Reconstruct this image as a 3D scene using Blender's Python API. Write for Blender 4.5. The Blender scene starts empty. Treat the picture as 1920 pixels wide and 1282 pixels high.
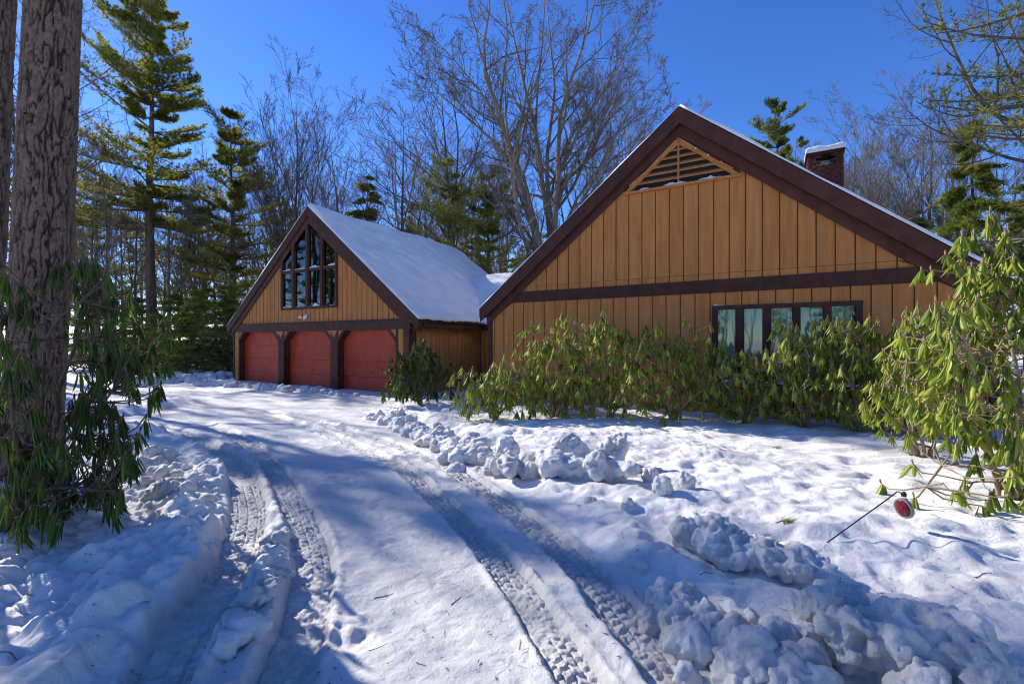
import bpy, math, random
import numpy as np
from mathutils import Vector, Matrix

# ------------------------------------------------------------------ camera, sky, sun, exposure
SC = bpy.context.scene
COL = SC.collection
CAM_H = 1.7
cam_d = bpy.data.cameras.new('camera'); cam = bpy.data.objects.new('camera', cam_d); COL.objects.link(cam)
cam_d.sensor_width = 36.0; cam_d.lens = 853 / 1920 * 36
cam_d.clip_start = 0.05; cam_d.clip_end = 2000
cam.location = (0, 0, CAM_H); cam.rotation_euler = (math.radians(90), 0, 0)
SC.camera = cam

SUN_EL, SUN_AZ = math.radians(31), math.radians(-55)      # azimuth clockwise from +Y (the view direction)
S = Vector((math.sin(SUN_AZ) * math.cos(SUN_EL), math.cos(SUN_AZ) * math.cos(SUN_EL), math.sin(SUN_EL)))
W = bpy.data.worlds.new('World'); SC.world = W; W.use_nodes = True
wn = W.node_tree; wn.nodes.clear()
sky = wn.nodes.new('ShaderNodeTexSky'); sky.sky_type = 'NISHITA'; sky.sun_disc = False
sky.sun_elevation = SUN_EL; sky.sun_rotation = SUN_AZ
sky.air_density = 1.0; sky.dust_density = 0.1; sky.ozone_density = 4.0; sky.altitude = 1800
hs = wn.nodes.new('ShaderNodeHueSaturation'); hs.inputs['Saturation'].default_value = 1.22; hs.inputs['Hue'].default_value = .515
bg = wn.nodes.new('ShaderNodeBackground'); bg.inputs['Strength'].default_value = 0.14
wo = wn.nodes.new('ShaderNodeOutputWorld')
wn.links.new(sky.outputs[0], hs.inputs['Color']); wn.links.new(hs.outputs[0], bg.inputs[0]); wn.links.new(bg.outputs[0], wo.inputs[0])
sun_d = bpy.data.lights.new('sun', 'SUN'); sun = bpy.data.objects.new('sun', sun_d); COL.objects.link(sun)
sun_d.energy = 4.6; sun_d.angle = math.radians(0.53); sun_d.color = (1.0, 0.95, 0.87)
sun.rotation_euler = S.to_track_quat('Z', 'Y').to_euler()
SC.view_settings.view_transform = 'Standard'; SC.view_settings.look = 'None'
SC.view_settings.exposure = 0.78; SC.view_settings.gamma = 1.0
SC.render.engine = 'CYCLES'
SC.cycles.use_denoising = True; SC.cycles.filter_width = 1.1
SC.cycles.max_bounces = 6; SC.cycles.diffuse_bounces = 4; SC.cycles.glossy_bounces = 3; SC.cycles.transmission_bounces = 4
SC.cycles.transparent_max_bounces = 6
SC.cycles.sample_clamp_indirect = 6.0

# ------------------------------------------------------------------ helpers
RNG = np.random.default_rng(7)
random.seed(7)
F_PX, CX, CY = 853.0, 960.0, 641.5
HA = math.radians(30.2)
UX, UY = math.cos(HA), -math.sin(HA)          # along the front walls, to the right
VX, VY = math.sin(HA), math.cos(HA)           # away, into the houses
def uv(u, v): return (u * UX + v * VX, u * UY + v * VY)
def at(px, py, d):                              # point in the direction of a pixel, d metres ahead
    return np.array([(px - CX) / F_PX * d, d, CAM_H + (CY - py) / F_PX * d])

def _hash(ix, iy, iz, seed):
    h = (ix.astype(np.int64) * 374761393 + iy.astype(np.int64) * 668265263 + iz.astype(np.int64) * 2147483647 + seed * 1274126177) & 0xffffffff
    h = ((h ^ (h >> 13)) * 1274126177) & 0xffffffff
    h = ((h ^ (h >> 15)) * 2246822519) & 0xffffffff
    return ((h ^ (h >> 16)) & 0xffffff) / float(0xffffff)
def noise2(x, y, seed=0):
    ix, iy = np.floor(x), np.floor(y); fx, fy = x - ix, y - iy
    fx = fx * fx * fx * (fx * (fx * 6 - 15) + 10); fy = fy * fy * fy * (fy * (fy * 6 - 15) + 10)
    z = np.zeros_like(ix)
    a = _hash(ix, iy, z, seed); b = _hash(ix + 1, iy, z, seed); c = _hash(ix, iy + 1, z, seed); d = _hash(ix + 1, iy + 1, z, seed)
    return ((a + (b - a) * fx) * (1 - fy) + (c + (d - c) * fx) * fy) * 2 - 1
def noise3(p, seed=0):
    i = np.floor(p); f = p - i; f = f * f * (3 - 2 * f); ix, iy, iz = i[:, 0], i[:, 1], i[:, 2]
    r = 0
    for dx in (0, 1):
        for dy in (0, 1):
            for dz in (0, 1):
                w = (f[:, 0] if dx else 1 - f[:, 0]) * (f[:, 1] if dy else 1 - f[:, 1]) * (f[:, 2] if dz else 1 - f[:, 2])
                r = r + w * _hash(ix + dx, iy + dy, iz + dz, seed)
    return r * 2 - 1
def fbm2(x, y, oct=4, seed=0, gain=.5):
    r, a = 0, 1.0
    for k in range(oct):
        r = r + a * noise2(x * 2 ** k + 17.3 * k, y * 2 ** k - 9.1 * k, seed + k); a *= gain
    return r
def fbm3(p, oct=4, seed=0, gain=.5):
    r, a = 0, 1.0
    for k in range(oct):
        r = r + a * noise3(p * 2 ** k + 11.7 * k, seed + k); a *= gain
    return r
def sstep(a, b, x):
    t = np.clip((x - a) / (b - a), 0, 1); return t * t * (3 - 2 * t)

def make_mesh(name, V, Fs, smooth=False, attrs=None):
    """V (n,3); Fs list of (m,k) index arrays"""
    me = bpy.data.meshes.new(name)
    V = np.asarray(V, np.float32)
    me.vertices.add(len(V)); me.vertices.foreach_set('co', V.ravel())
    Fs = [np.asarray(f, np.int32) for f in Fs if len(f)]
    loops = np.concatenate([f.ravel() for f in Fs]); cnt = np.concatenate([np.full(len(f), f.shape[1], np.int32) for f in Fs])
    me.loops.add(len(loops)); me.loops.foreach_set('vertex_index', loops)
    me.polygons.add(len(cnt)); st = np.concatenate([[0], np.cumsum(cnt)[:-1]]).astype(np.int32)
    me.polygons.foreach_set('loop_start', st); me.polygons.foreach_set('loop_total', cnt)
    if smooth: me.polygons.foreach_set('use_smooth', np.ones(len(cnt), bool))
    for k, a in (attrs or {}).items():
        at_ = me.attributes.new(k, 'FLOAT', 'POINT'); at_.data.foreach_set('value', np.asarray(a, np.float32))
    me.update(calc_edges=True)
    return me
def link(name, me, mat=None, parent=None):
    o = bpy.data.objects.new(name, me); COL.objects.link(o)
    if mat is not None and me is not None and not me.materials: me.materials.append(mat)
    if parent is not None: o.parent = parent
    return o
def tag(o, label=None, cat=None, group=None, kind=None):
    if label: o['label'] = label
    if cat: o['category'] = cat
    if group: o['group'] = group
    if kind: o['kind'] = kind
    return o
def empty(name, loc=(0, 0, 0), rz=0.0):
    o = bpy.data.objects.new(name, None); COL.objects.link(o); o.location = loc; o.rotation_euler = (0, 0, rz)
    o.empty_display_size = .2
    return o

def tubes(P, R, sides=5, caps=False):
    """P (B,N,3) polylines, R (B,N) radii -> V, quads"""
    P = np.asarray(P, float); R = np.asarray(R, float)
    B, N, _ = P.shape
    T = np.gradient(P, axis=1); T /= np.linalg.norm(T, axis=2, keepdims=True) + 1e-9
    ref = np.where(np.abs(T[:, :1, 2:3]) > .9, np.array([[[1., 0, 0]]]), np.array([[[0, 0, 1.]]]))
    A = np.cross(T, np.broadcast_to(ref, T.shape)); A /= np.linalg.norm(A, axis=2, keepdims=True) + 1e-9
    Bn = np.cross(T, A)
    ang = np.arange(sides) / sides * 2 * np.pi
    ring = A[:, :, None] * np.cos(ang)[None, None, :, None] + Bn[:, :, None] * np.sin(ang)[None, None, :, None]
    V = (P[:, :, None] + ring * R[:, :, None, None]).reshape(-1, 3)
    b = np.arange(B)[:, None, None] * N * sides; n = np.arange(N - 1)[None, :, None] * sides; s = np.arange(sides)[None, None, :]
    s2 = (s + 1) % sides
    Q = np.stack([b + n + s, b + n + s2, b + n + sides + s2, b + n + sides + s], -1).reshape(-1, 4)
    return V, Q
class Geo:
    """collects numpy pieces"""
    def __init__(s): s.V = []; s.F = {}; s.n = 0; s.A = {}
    def add(s, V, F, **attrs):
        s.V.append(V); F = np.asarray(F); s.F.setdefault(F.shape[1], []).append(F + s.n); s.n += len(V)
        for k, a in attrs.items(): s.A.setdefault(k, []).append(np.broadcast_to(a, (len(V),)))
    def mesh(s, name, smooth=False):
        return make_mesh(name, np.concatenate(s.V), [np.concatenate(f) for f in s.F.values()], smooth, {k: np.concatenate(a) for k, a in s.A.items()})

# ------------------------------------------------------------------ materials
def new_mat(name):
    m = bpy.data.materials.new(name); m.use_nodes = True
    nt = m.node_tree; b = nt.nodes['Principled BSDF']
    return m, nt, b
def N(nt, t, **kw):
    n = nt.nodes.new(t)
    for k, v in kw.items():
        if k in n.inputs: n.inputs[k].default_value = v
        else: setattr(n, k, v)
    return n
def ramp(nt, fac, stops):
    r = nt.nodes.new('ShaderNodeValToRGB'); e = r.color_ramp.elements
    while len(e) < len(stops): e.new(.5)
    for i, (p, c) in enumerate(stops): e[i].position = p; e[i].color = (*c, 1)
    nt.links.new(fac, r.inputs[0]); return r.outputs[0]
def surf(name, c1, c2, scale=(3, 3, 3), rough=.6, bump=.0, bscale=40, obj_var=0.0, detail=5, spec=.5, c3=None):
    m, nt, b = new_mat(name)
    tc = N(nt, 'ShaderNodeTexCoord'); mp = N(nt, 'ShaderNodeMapping'); mp.inputs['Scale'].default_value = scale
    nt.links.new(tc.outputs['Object'], mp.inputs[0])
    nz = N(nt, 'ShaderNodeTexNoise', Scale=1.0, Detail=detail, Roughness=.6); nt.links.new(mp.outputs[0], nz.inputs['Vector'])
    fac = nz.outputs['Fac']
    if obj_var:
        oi = N(nt, 'ShaderNodeObjectInfo'); ma = N(nt, 'ShaderNodeMath', operation='MULTIPLY_ADD'); ma.inputs[1].default_value = obj_var; ma.inputs[2].default_value = -obj_var / 2
        nt.links.new(oi.outputs['Random'], ma.inputs[0]); ad = N(nt, 'ShaderNodeMath', operation='ADD')
        nt.links.new(fac, ad.inputs[0]); nt.links.new(ma.outputs[0], ad.inputs[1]); fac = ad.outputs[0]
        # shift the grain from piece to piece
        cx = N(nt, 'ShaderNodeVectorMath', operation='SCALE'); cx.inputs[0].default_value = (17, 31, 23); nt.links.new(oi.outputs['Random'], cx.inputs['Scale'])
        nt.links.new(cx.outputs[0], mp.inputs['Location'])
    st = [(.3, c1), (.7, c2)] if c3 is None else [(.22, c1), (.55, c2), (.78, c3)]
    nt.links.new(ramp(nt, fac, st), b.inputs['Base Color'])
    b.inputs['Roughness'].default_value = rough; b.inputs['Specular IOR Level'].default_value = spec
    if bump:
        n2 = N(nt, 'ShaderNodeTexNoise', Scale=bscale, Detail=4.0); nt.links.new(mp.outputs[0], n2.inputs['Vector'])
        bp = N(nt, 'ShaderNodeBump', Strength=bump, Distance=.01); nt.links.new(n2.outputs['Fac'], bp.inputs['Height']); nt.links.new(bp.outputs[0], b.inputs['Normal'])
    return m
M = {}
M['siding'] = surf('siding', (.46, .180, .050), (.60, .250, .078), (9, 9, .9), .75, .5, 30, .14, spec=.25)
M['groove'] = surf('groove', (.16, .07, .025), (.24, .10, .035), (6, 6, 1), .8, .2, spec=.2)
M['trim'] = surf('trim', (.056, .018, .011), (.105, .034, .020), (4, 4, 4), .62, .35, 14, .25, spec=.3)
M['door_red'] = surf('door_red', (.44, .046, .016), (.57, .068, .026), (3, 3, 2), .55, .15, 20, .15, spec=.35)
M['shingle'] = surf('shingle', (.03, .022, .02), (.06, .045, .04), (9, 9, 9), .9, .4)
M['metal_white'] = surf('metal_white', (.6, .6, .6), (.75, .75, .75), (4, 4, 4), .35)
M['soffit'] = M['trim']
M['brick'] = surf('brick', (.065, .020, .014), (.12, .036, .026), (7, 7, 7), .85, .4, 20, .5, spec=.2)
M['mortar'] = surf('mortar', (.12, .06, .05), (.18, .10, .085), (20, 20, 20), .9)
M['stone_cap'] = surf('stone_cap', (.3, .27, .2), (.4, .37, .28), (9, 9, 9), .8)
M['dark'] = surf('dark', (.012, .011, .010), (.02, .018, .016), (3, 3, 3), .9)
M['curtain'] = surf('curtain', (.62, .70, .60), (.80, .85, .76), (6, 6, 1), .8, spec=.1)
M['rim_grey'] = surf('rim_grey', (.16, .15, .15), (.30, .29, .28), (30, 30, 30), .5)
M['black_metal'] = surf('black_metal', (.012, .012, .014), (.025, .025, .028), (6, 6, 6), .45)
M['lamp_glass'] = surf('lamp_glass', (.85, .85, .82), (.95, .95, .92), (5, 5, 5), .15)
M['wood_stem'] = surf('wood_stem', (.18, .12, .07), (.36, .26, .15), (14, 14, 14), .8, .2)
M['stem_dark'] = surf('stem_dark', (.06, .04, .026), (.15, .10, .062), (14, 14, 14), .8, .2)
M['bark_bare'] = surf('bark_bare', (.075, .062, .050), (.24, .20, .155), (5, 5, 1.2), .85, .4, 12, .3, spec=.2)
M['bark_pine'] = surf('bark_pine', (.07, .052, .040), (.20, .145, .11), (6, 6, 1.6), .9, .4, 10, .25, spec=.2)

def weather(m, scale, lo, tint=None, splash=None):
    """streaks over the whole piece, and salt splashed up from the ground"""
    nt = m.node_tree; b = nt.nodes['Principled BSDF']; src = b.inputs['Base Color'].links[0].from_socket
    ge = N(nt, 'ShaderNodeNewGeometry'); mp = N(nt, 'ShaderNodeMapping'); mp.inputs['Scale'].default_value = scale; nt.links.new(ge.outputs['Position'], mp.inputs[0])
    nz = N(nt, 'ShaderNodeTexNoise', Scale=1.0, Detail=6.0, Roughness=.65); nt.links.new(mp.outputs[0], nz.inputs['Vector'])
    mx = N(nt, 'ShaderNodeMix', data_type='RGBA', blend_type='MULTIPLY'); mx.inputs[0].default_value = 1.0
    nt.links.new(src, mx.inputs[6]); nt.links.new(ramp(nt, nz.outputs['Fac'], [(.32, lo), (.58, (1, 1, 1))]), mx.inputs[7]); col = mx.outputs[2]
    if splash:
        sx = N(nt, 'ShaderNodeSeparateXYZ'); nt.links.new(ge.outputs['Position'], sx.inputs[0]); n2 = N(nt, 'ShaderNodeTexNoise', Scale=6.0, Detail=8.0, Roughness=.75); nt.links.new(ge.outputs['Position'], n2.inputs['Vector'])
        a = N(nt, 'ShaderNodeMath', operation='MULTIPLY_ADD'); a.inputs[1].default_value = -1.5; nt.links.new(sx.outputs['Z'], a.inputs[0]); nt.links.new(n2.outputs['Fac'], a.inputs[2])
        r = N(nt, 'ShaderNodeMapRange'); r.inputs['From Min'].default_value = .15; r.inputs['From Max'].default_value = .75; r.inputs['To Max'].default_value = .55; nt.links.new(a.outputs[0], r.inputs[0])
        m2 = N(nt, 'ShaderNodeMix', data_type='RGBA'); nt.links.new(r.outputs[0], m2.inputs[0]); nt.links.new(col, m2.inputs[6]); m2.inputs[7].default_value = (*splash, 1); col = m2.outputs[2]
    nt.links.new(col, b.inputs['Base Color'])
weather(M['siding'], (9, 9, .7), (.84, .81, .77)); weather(M['door_red'], (3, 3, 1.2), (.75, .72, .7), splash=(.38, .14, .10)); weather(M['trim'], (5, 5, 1), (.7, .7, .7))

def glass_mat():
    m, nt, b = new_mat('glass')
    nt.nodes.remove(b); out = nt.nodes['Material Output']
    tr = N(nt, 'ShaderNodeBsdfTransparent'); tr.inputs[0].default_value = (.84, .93, .87, 1)
    gl = N(nt, 'ShaderNodeBsdfGlossy', Roughness=.015); lw = N(nt, 'ShaderNodeFresnel', IOR=1.5)
    ad = N(nt, 'ShaderNodeMath', operation='MULTIPLY_ADD'); ad.inputs[1].default_value = 2.0; ad.inputs[2].default_value = .0; ad.use_clamp = True
    nt.links.new(lw.outputs[0], ad.inputs[0])
    mx = N(nt, 'ShaderNodeMixShader'); nt.links.new(ad.outputs[0], mx.inputs[0]); nt.links.new(tr.outputs[0], mx.inputs[1]); nt.links.new(gl.outputs[0], mx.inputs[2])
    tc = N(nt, 'ShaderNodeTexCoord'); nz = N(nt, 'ShaderNodeTexNoise', Scale=1.3, Detail=1.0); nt.links.new(tc.outputs['Object'], nz.inputs['Vector'])
    bp = N(nt, 'ShaderNodeBump', Strength=.06, Distance=.05); nt.links.new(nz.outputs['Fac'], bp.inputs['Height']); nt.links.new(bp.outputs[0], gl.inputs['Normal'])
    nt.links.new(mx.outputs[0], out.inputs[0]); return m
M['glass'] = glass_mat()

def snow_mat(name, fine=1.0, lo=(.80, .775, .745), hi=(.88, .855, .82), packed=False, nscale=1.7):
    m, nt, b = new_mat(name)
    tc = N(nt, 'ShaderNodeTexCoord')
    n0 = N(nt, 'ShaderNodeTexNoise', Scale=nscale, Detail=4.0); nt.links.new(tc.outputs['Object'], n0.inputs['Vector'])
    col = ramp(nt, n0.outputs['Fac'], [(.35, lo), (.62, hi)])
    if packed:                                                   # driven-over snow is greyer than fresh snow
        at_ = N(nt, 'ShaderNodeAttribute', attribute_name='pack'); n4 = N(nt, 'ShaderNodeTexNoise', Scale=7.0, Detail=6.0, Roughness=.7); nt.links.new(tc.outputs['Object'], n4.inputs['Vector'])
        pc = ramp(nt, n4.outputs['Fac'], [(.3, (.44, .425, .405)), (.55, (.63, .61, .58)), (.75, (.77, .75, .72))])
        mx = N(nt, 'ShaderNodeMix', data_type='RGBA'); nt.links.new(at_.outputs['Fac'], mx.inputs[0]); nt.links.new(col, mx.inputs[6]); nt.links.new(pc, mx.inputs[7]); col = mx.outputs[2]
    nt.links.new(col, b.inputs['Base Color'])
    b.inputs['Roughness'].default_value = .6; b.inputs['Specular IOR Level'].default_value = .3
    n1 = N(nt, 'ShaderNodeTexNoise', Scale=24.0, Detail=7.0, Roughness=.72); nt.links.new(tc.outputs['Object'], n1.inputs['Vector'])
    n2 = N(nt, 'ShaderNodeTexNoise', Scale=170.0, Detail=2.0); nt.links.new(tc.outputs['Object'], n2.inputs['Vector'])
    b1 = N(nt, 'ShaderNodeBump', Strength=.85 * fine, Distance=.025); nt.links.new(n1.outputs['Fac'], b1.inputs['Height'])
    b2 = N(nt, 'ShaderNodeBump', Strength=.6 * fine, Distance=.004); nt.links.new(n2.outputs['Fac'], b2.inputs['Height']); nt.links.new(b1.outputs[0], b2.inputs['Normal'])
    nt.links.new(b2.outputs[0], b.inputs['Normal'])
    return m
M['snow_dirty'] = snow_mat('snow_dirty', 1.1, (.60, .585, .565), (.86, .845, .82), nscale=3.5); M['snow_ground'] = snow_mat('snow_ground', 1.0, packed=True)
M['snow'] = snow_mat('snow'); M['snow_roof'] = snow_mat('snow_roof', .6)

def leaf_mat(name, cols, base, single=False, transl=.42, rough=.42, spec=.32):
    m, nt, b = new_mat(name); out = nt.nodes['Material Output']
    if single: fac = N(nt, 'ShaderNodeObjectInfo').outputs['Random']
    else: fac = N(nt, 'ShaderNodeAttribute', attribute_name='tint').outputs['Fac']
    col = ramp(nt, fac, [(i / (len(cols) - 1), c) for i, c in enumerate(cols)])
    if base is not None:
        al = N(nt, 'ShaderNodeAttribute', attribute_name='along')
        rr = N(nt, 'ShaderNodeMapRange'); rr.inputs['From Min'].default_value = .0; rr.inputs['From Max'].default_value = .22; rr.inputs['To Min'].default_value = 1; rr.inputs['To Max'].default_value = 0
        nt.links.new(al.outputs['Fac'], rr.inputs[0])
        mx = N(nt, 'ShaderNodeMix', data_type='RGBA'); nt.links.new(rr.outputs[0], mx.inputs[0]); nt.links.new(col, mx.inputs[6]); mx.inputs[7].default_value = (*base, 1); col = mx.outputs[2]
    nt.links.new(col, b.inputs['Base Color']); b.inputs['Roughness'].default_value = rough; b.inputs['Specular IOR Level'].default_value = spec
    tl = N(nt, 'ShaderNodeBsdfTranslucent'); nt.links.new(col, tl.inputs[0])
    ms = N(nt, 'ShaderNodeMixShader'); ms.inputs[0].default_value = transl
    nt.links.new(b.outputs[0], ms.inputs[1]); nt.links.new(tl.outputs[0], ms.inputs[2]); nt.links.new(ms.outputs[0], out.inputs[0])
    return m
RH = [(.065, .11, .015), (.16, .225, .022), (.31, .37, .04), (.48, .50, .09)]
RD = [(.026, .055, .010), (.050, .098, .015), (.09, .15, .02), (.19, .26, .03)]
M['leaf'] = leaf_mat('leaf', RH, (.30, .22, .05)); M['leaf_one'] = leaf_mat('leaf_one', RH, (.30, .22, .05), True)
M['leaf_shade'] = leaf_mat('leaf_shade', RD, (.24, .17, .05)); M['leaf_shade_one'] = leaf_mat('leaf_shade_one', RD, (.24, .17, .05), True)  # same leaf in darker greens, with the shade put into the colour
M['needle'] = leaf_mat('needle', [(.095, .12, .018), (.22, .235, .03), (.42, .39, .06)], None, transl=.58, rough=.55, spec=.25)
M['needle_dark'] = leaf_mat('needle_dark', [(.065, .10, .018), (.145, .18, .026), (.30, .31, .045)], None, transl=.56, rough=.55, spec=.25)
M['needle_pale'] = leaf_mat('needle_pale', [(.14, .165, .03), (.26, .28, .05), (.42, .42, .10)], None, transl=.3, rough=.55, spec=.25)  # lightened greens; sunlight on the saplings and pines is put into the colour

def bark_big():
    m, nt, b = new_mat('bark_big')
    g = N(nt, 'ShaderNodeAttribute', attribute_name='ridge')
    tc = N(nt, 'ShaderNodeTexCoord'); mp = N(nt, 'ShaderNodeMapping'); mp.inputs['Scale'].default_value = (16, 16, 6); nt.links.new(tc.outputs['Object'], mp.inputs[0])
    nz = N(nt, 'ShaderNodeTexNoise', Scale=1.0, Detail=6.0, Roughness=.7); nt.links.new(mp.outputs[0], nz.inputs['Vector'])
    ad = N(nt, 'ShaderNodeMath', operation='MULTIPLY_ADD'); ad.inputs[1].default_value = .55; nt.links.new(g.outputs['Fac'], ad.inputs[0])
    sc = N(nt, 'ShaderNodeMath', operation='MULTIPLY'); sc.inputs[1].default_value = .6; nt.links.new(nz.outputs['Fac'], sc.inputs[0]); nt.links.new(sc.outputs[0], ad.inputs[2])
    nt.links.new(ramp(nt, ad.outputs[0], [(.15, (.016, .010, .007)), (.45, (.060, .040, .028)), (.72, (.125, .084, .061)), (1.0, (.24, .175, .135))]), b.inputs['Base Color'])
    b.inputs['Roughness'].default_value = .85; b.inputs['Specular IOR Level'].default_value = .25
    bp = N(nt, 'ShaderNodeBump', Strength=.9, Distance=.012); nt.links.new(nz.outputs['Fac'], bp.inputs['Height']); nt.links.new(bp.outputs[0], b.inputs['Normal'])
    return m
M['bark_big'] = bark_big()

def lens_mat():
    m, nt, b = new_mat('red_lens')
    tc = N(nt, 'ShaderNodeTexCoord'); nz = N(nt, 'ShaderNodeTexVoronoi', Scale=90.0); nt.links.new(tc.outputs['Object'], nz.inputs['Vector'])
    nt.links.new(ramp(nt, nz.outputs['Distance'], [(.1, (.24, .008, .018)), (.7, (.06, .003, .007))]), b.inputs['Base Color'])
    b.inputs['Roughness'].default_value = .15
    bp = N(nt, 'ShaderNodeBump', Strength=.6, Distance=.003); nt.links.new(nz.outputs['Distance'], bp.inputs['Height']); nt.links.new(bp.outputs[0], b.inputs['Normal'])
    return m
M['red_lens'] = lens_mat()
# ------------------------------------------------------------------ snow-covered ground
def zb(X, Y):                                   # broad lie of the land: the drive rises gently towards the camera
    return .22 * (1 - sstep(2.5, 11.5, Y)) + 0 * X
def gpt(px, py, dz=0.0):
    z = .1
    for _ in range(12):
        d = F_PX * (CAM_H - z) / (py - CY); z = float(zb(0.0, d)) + dz
    return np.array([(px - CX) / F_PX * d, d])
def curve_xy(pts, lo=None, hi=None):
    P = np.array([gpt(*p) for p in pts]); P = P[np.argsort(P[:, 1])]
    Y = np.linspace(P[0, 1], P[-1, 1], 400); X = np.interp(Y, P[:, 1], P[:, 0])
    k = np.hanning(41); k /= k.sum()
    Xs = np.convolve(np.pad(X, 20, mode='reflect', reflect_type='odd'), k, 'valid')
    s0 = (Xs[5] - Xs[0]) / (Y[5] - Y[0]); Yp = np.concatenate([[Y[0] - 4], Y]); Xp = np.concatenate([[Xs[0] - 4 * s0], Xs])
    return Yp, Xp
TR_IN = curve_xy([(1092, 1282), (991, 1126), (932, 1045), (852, 964), (783, 902), (728, 862), (660, 832), (590, 805), (520, 782), (450, 767), (385, 758), (320, 753)])
TR_OUT = curve_xy([(1275, 1282), (1173, 1167), (1095, 1065), (1001, 988), (913, 923), (848, 882), (760, 841), (690, 818), (620, 797), (550, 780), (470, 763), (400, 754), (335, 749)])
TL_IN = curve_xy([(300, 1282), (330, 1216), (411, 1108), (449, 1036), (466, 964), (456, 892), (425, 856), (380, 828), (330, 806), (270, 788)])
TL_OUT = curve_xy([(530, 1282), (551, 1216), (585, 1108), (584, 1036), (560, 964), (522, 892), (474, 838), (420, 806), (360, 785), (290, 771)])
EDGE_L = curve_xy([(190, 1282), (262, 1216), (362, 1108), (415, 1036), (432, 964), (425, 892), (392, 856), (335, 826), (280, 806), (180, 790)])
EDGE_R = curve_xy([(1370, 1282), (1275, 1180), (1180, 1085), (1080, 1005), (985, 935), (905, 885), (830, 850), (760, 815), (715, 790), (690, 770)])
def xat(c, Y): return np.interp(Y, c[0], c[1])

def track(X, Y, c, width, depth, seed, tread=1.0, fine=True):
    xc = xat(c, Y); sl = np.interp(Y, c[0], np.gradient(c[1], c[0])); cs = 1 / np.sqrt(1 + sl * sl)
    arc = np.concatenate([[0], np.cumsum(np.hypot(np.diff(c[0]), np.diff(c[1])))]); s = np.interp(Y, c[0], arc)
    lat = (X - xc) * cs + .012 * noise2(s * 1.3, s * 0 + seed, seed)
    s = s + lat * sl * cs
    t = lat / (width / 2)
    inside = 1 - sstep(.86, 1.06, np.abs(t) + .12 * fbm2(X * 9, Y * 9, 3, seed + 2)); fade = (Y < c[0][-1]).astype(float) * (1 - sstep(c[0][-1] - 2.5, c[0][-1], Y))
    h = -depth * inside
    # tread: four staggered rows of lugs with slanted gaps
    if not fine: return (h - .030 * (1 - sstep(.62, .86, np.abs(t))) * (1 - sstep(8.2, 9.0, Y)) + inside * .012 * fbm2(X * 9, Y * 9, 3, seed + 3) * sstep(8.2, 9, Y) + .018 * np.exp(-((np.abs(t) - 1.2) / .20) ** 2) * (1 + .8 * fbm2(X * 7, Y * 7, 3, seed + 21))) * fade
    per = .066
    row = np.floor((t + 1) * 2); off = (row % 2) * .5
    ph = (s / per + off + .35 * np.abs(t) + .12 * noise2(s * 3, t * 3, seed + 5)) % 1.0
    col = ((t + 1) * 2) % 1.0
    lug = sstep(.10, .17, ph) * (1 - sstep(.82, .89, ph)) * sstep(.05, .11, col) * (1 - sstep(.88, .94, col))
    wear = np.clip(.85 + 1.0 * fbm2(X * 2.3, Y * 2.3, 4, seed + 9), .05, 1.35) * tread
    h += inside * (.0155 * wear * (lug - .4) + .010 * fbm2(X * 16, Y * 16, 4, seed + 3, .6) * (1.7 - tread))
    # pushed-up shoulder
    sh = np.exp(-((np.abs(t) - 1.2) / .20) ** 2)
    h += .018 * sh * (1 + .8 * fbm2(X * 7, Y * 7, 3, seed + 21))
    return h * fade

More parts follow.
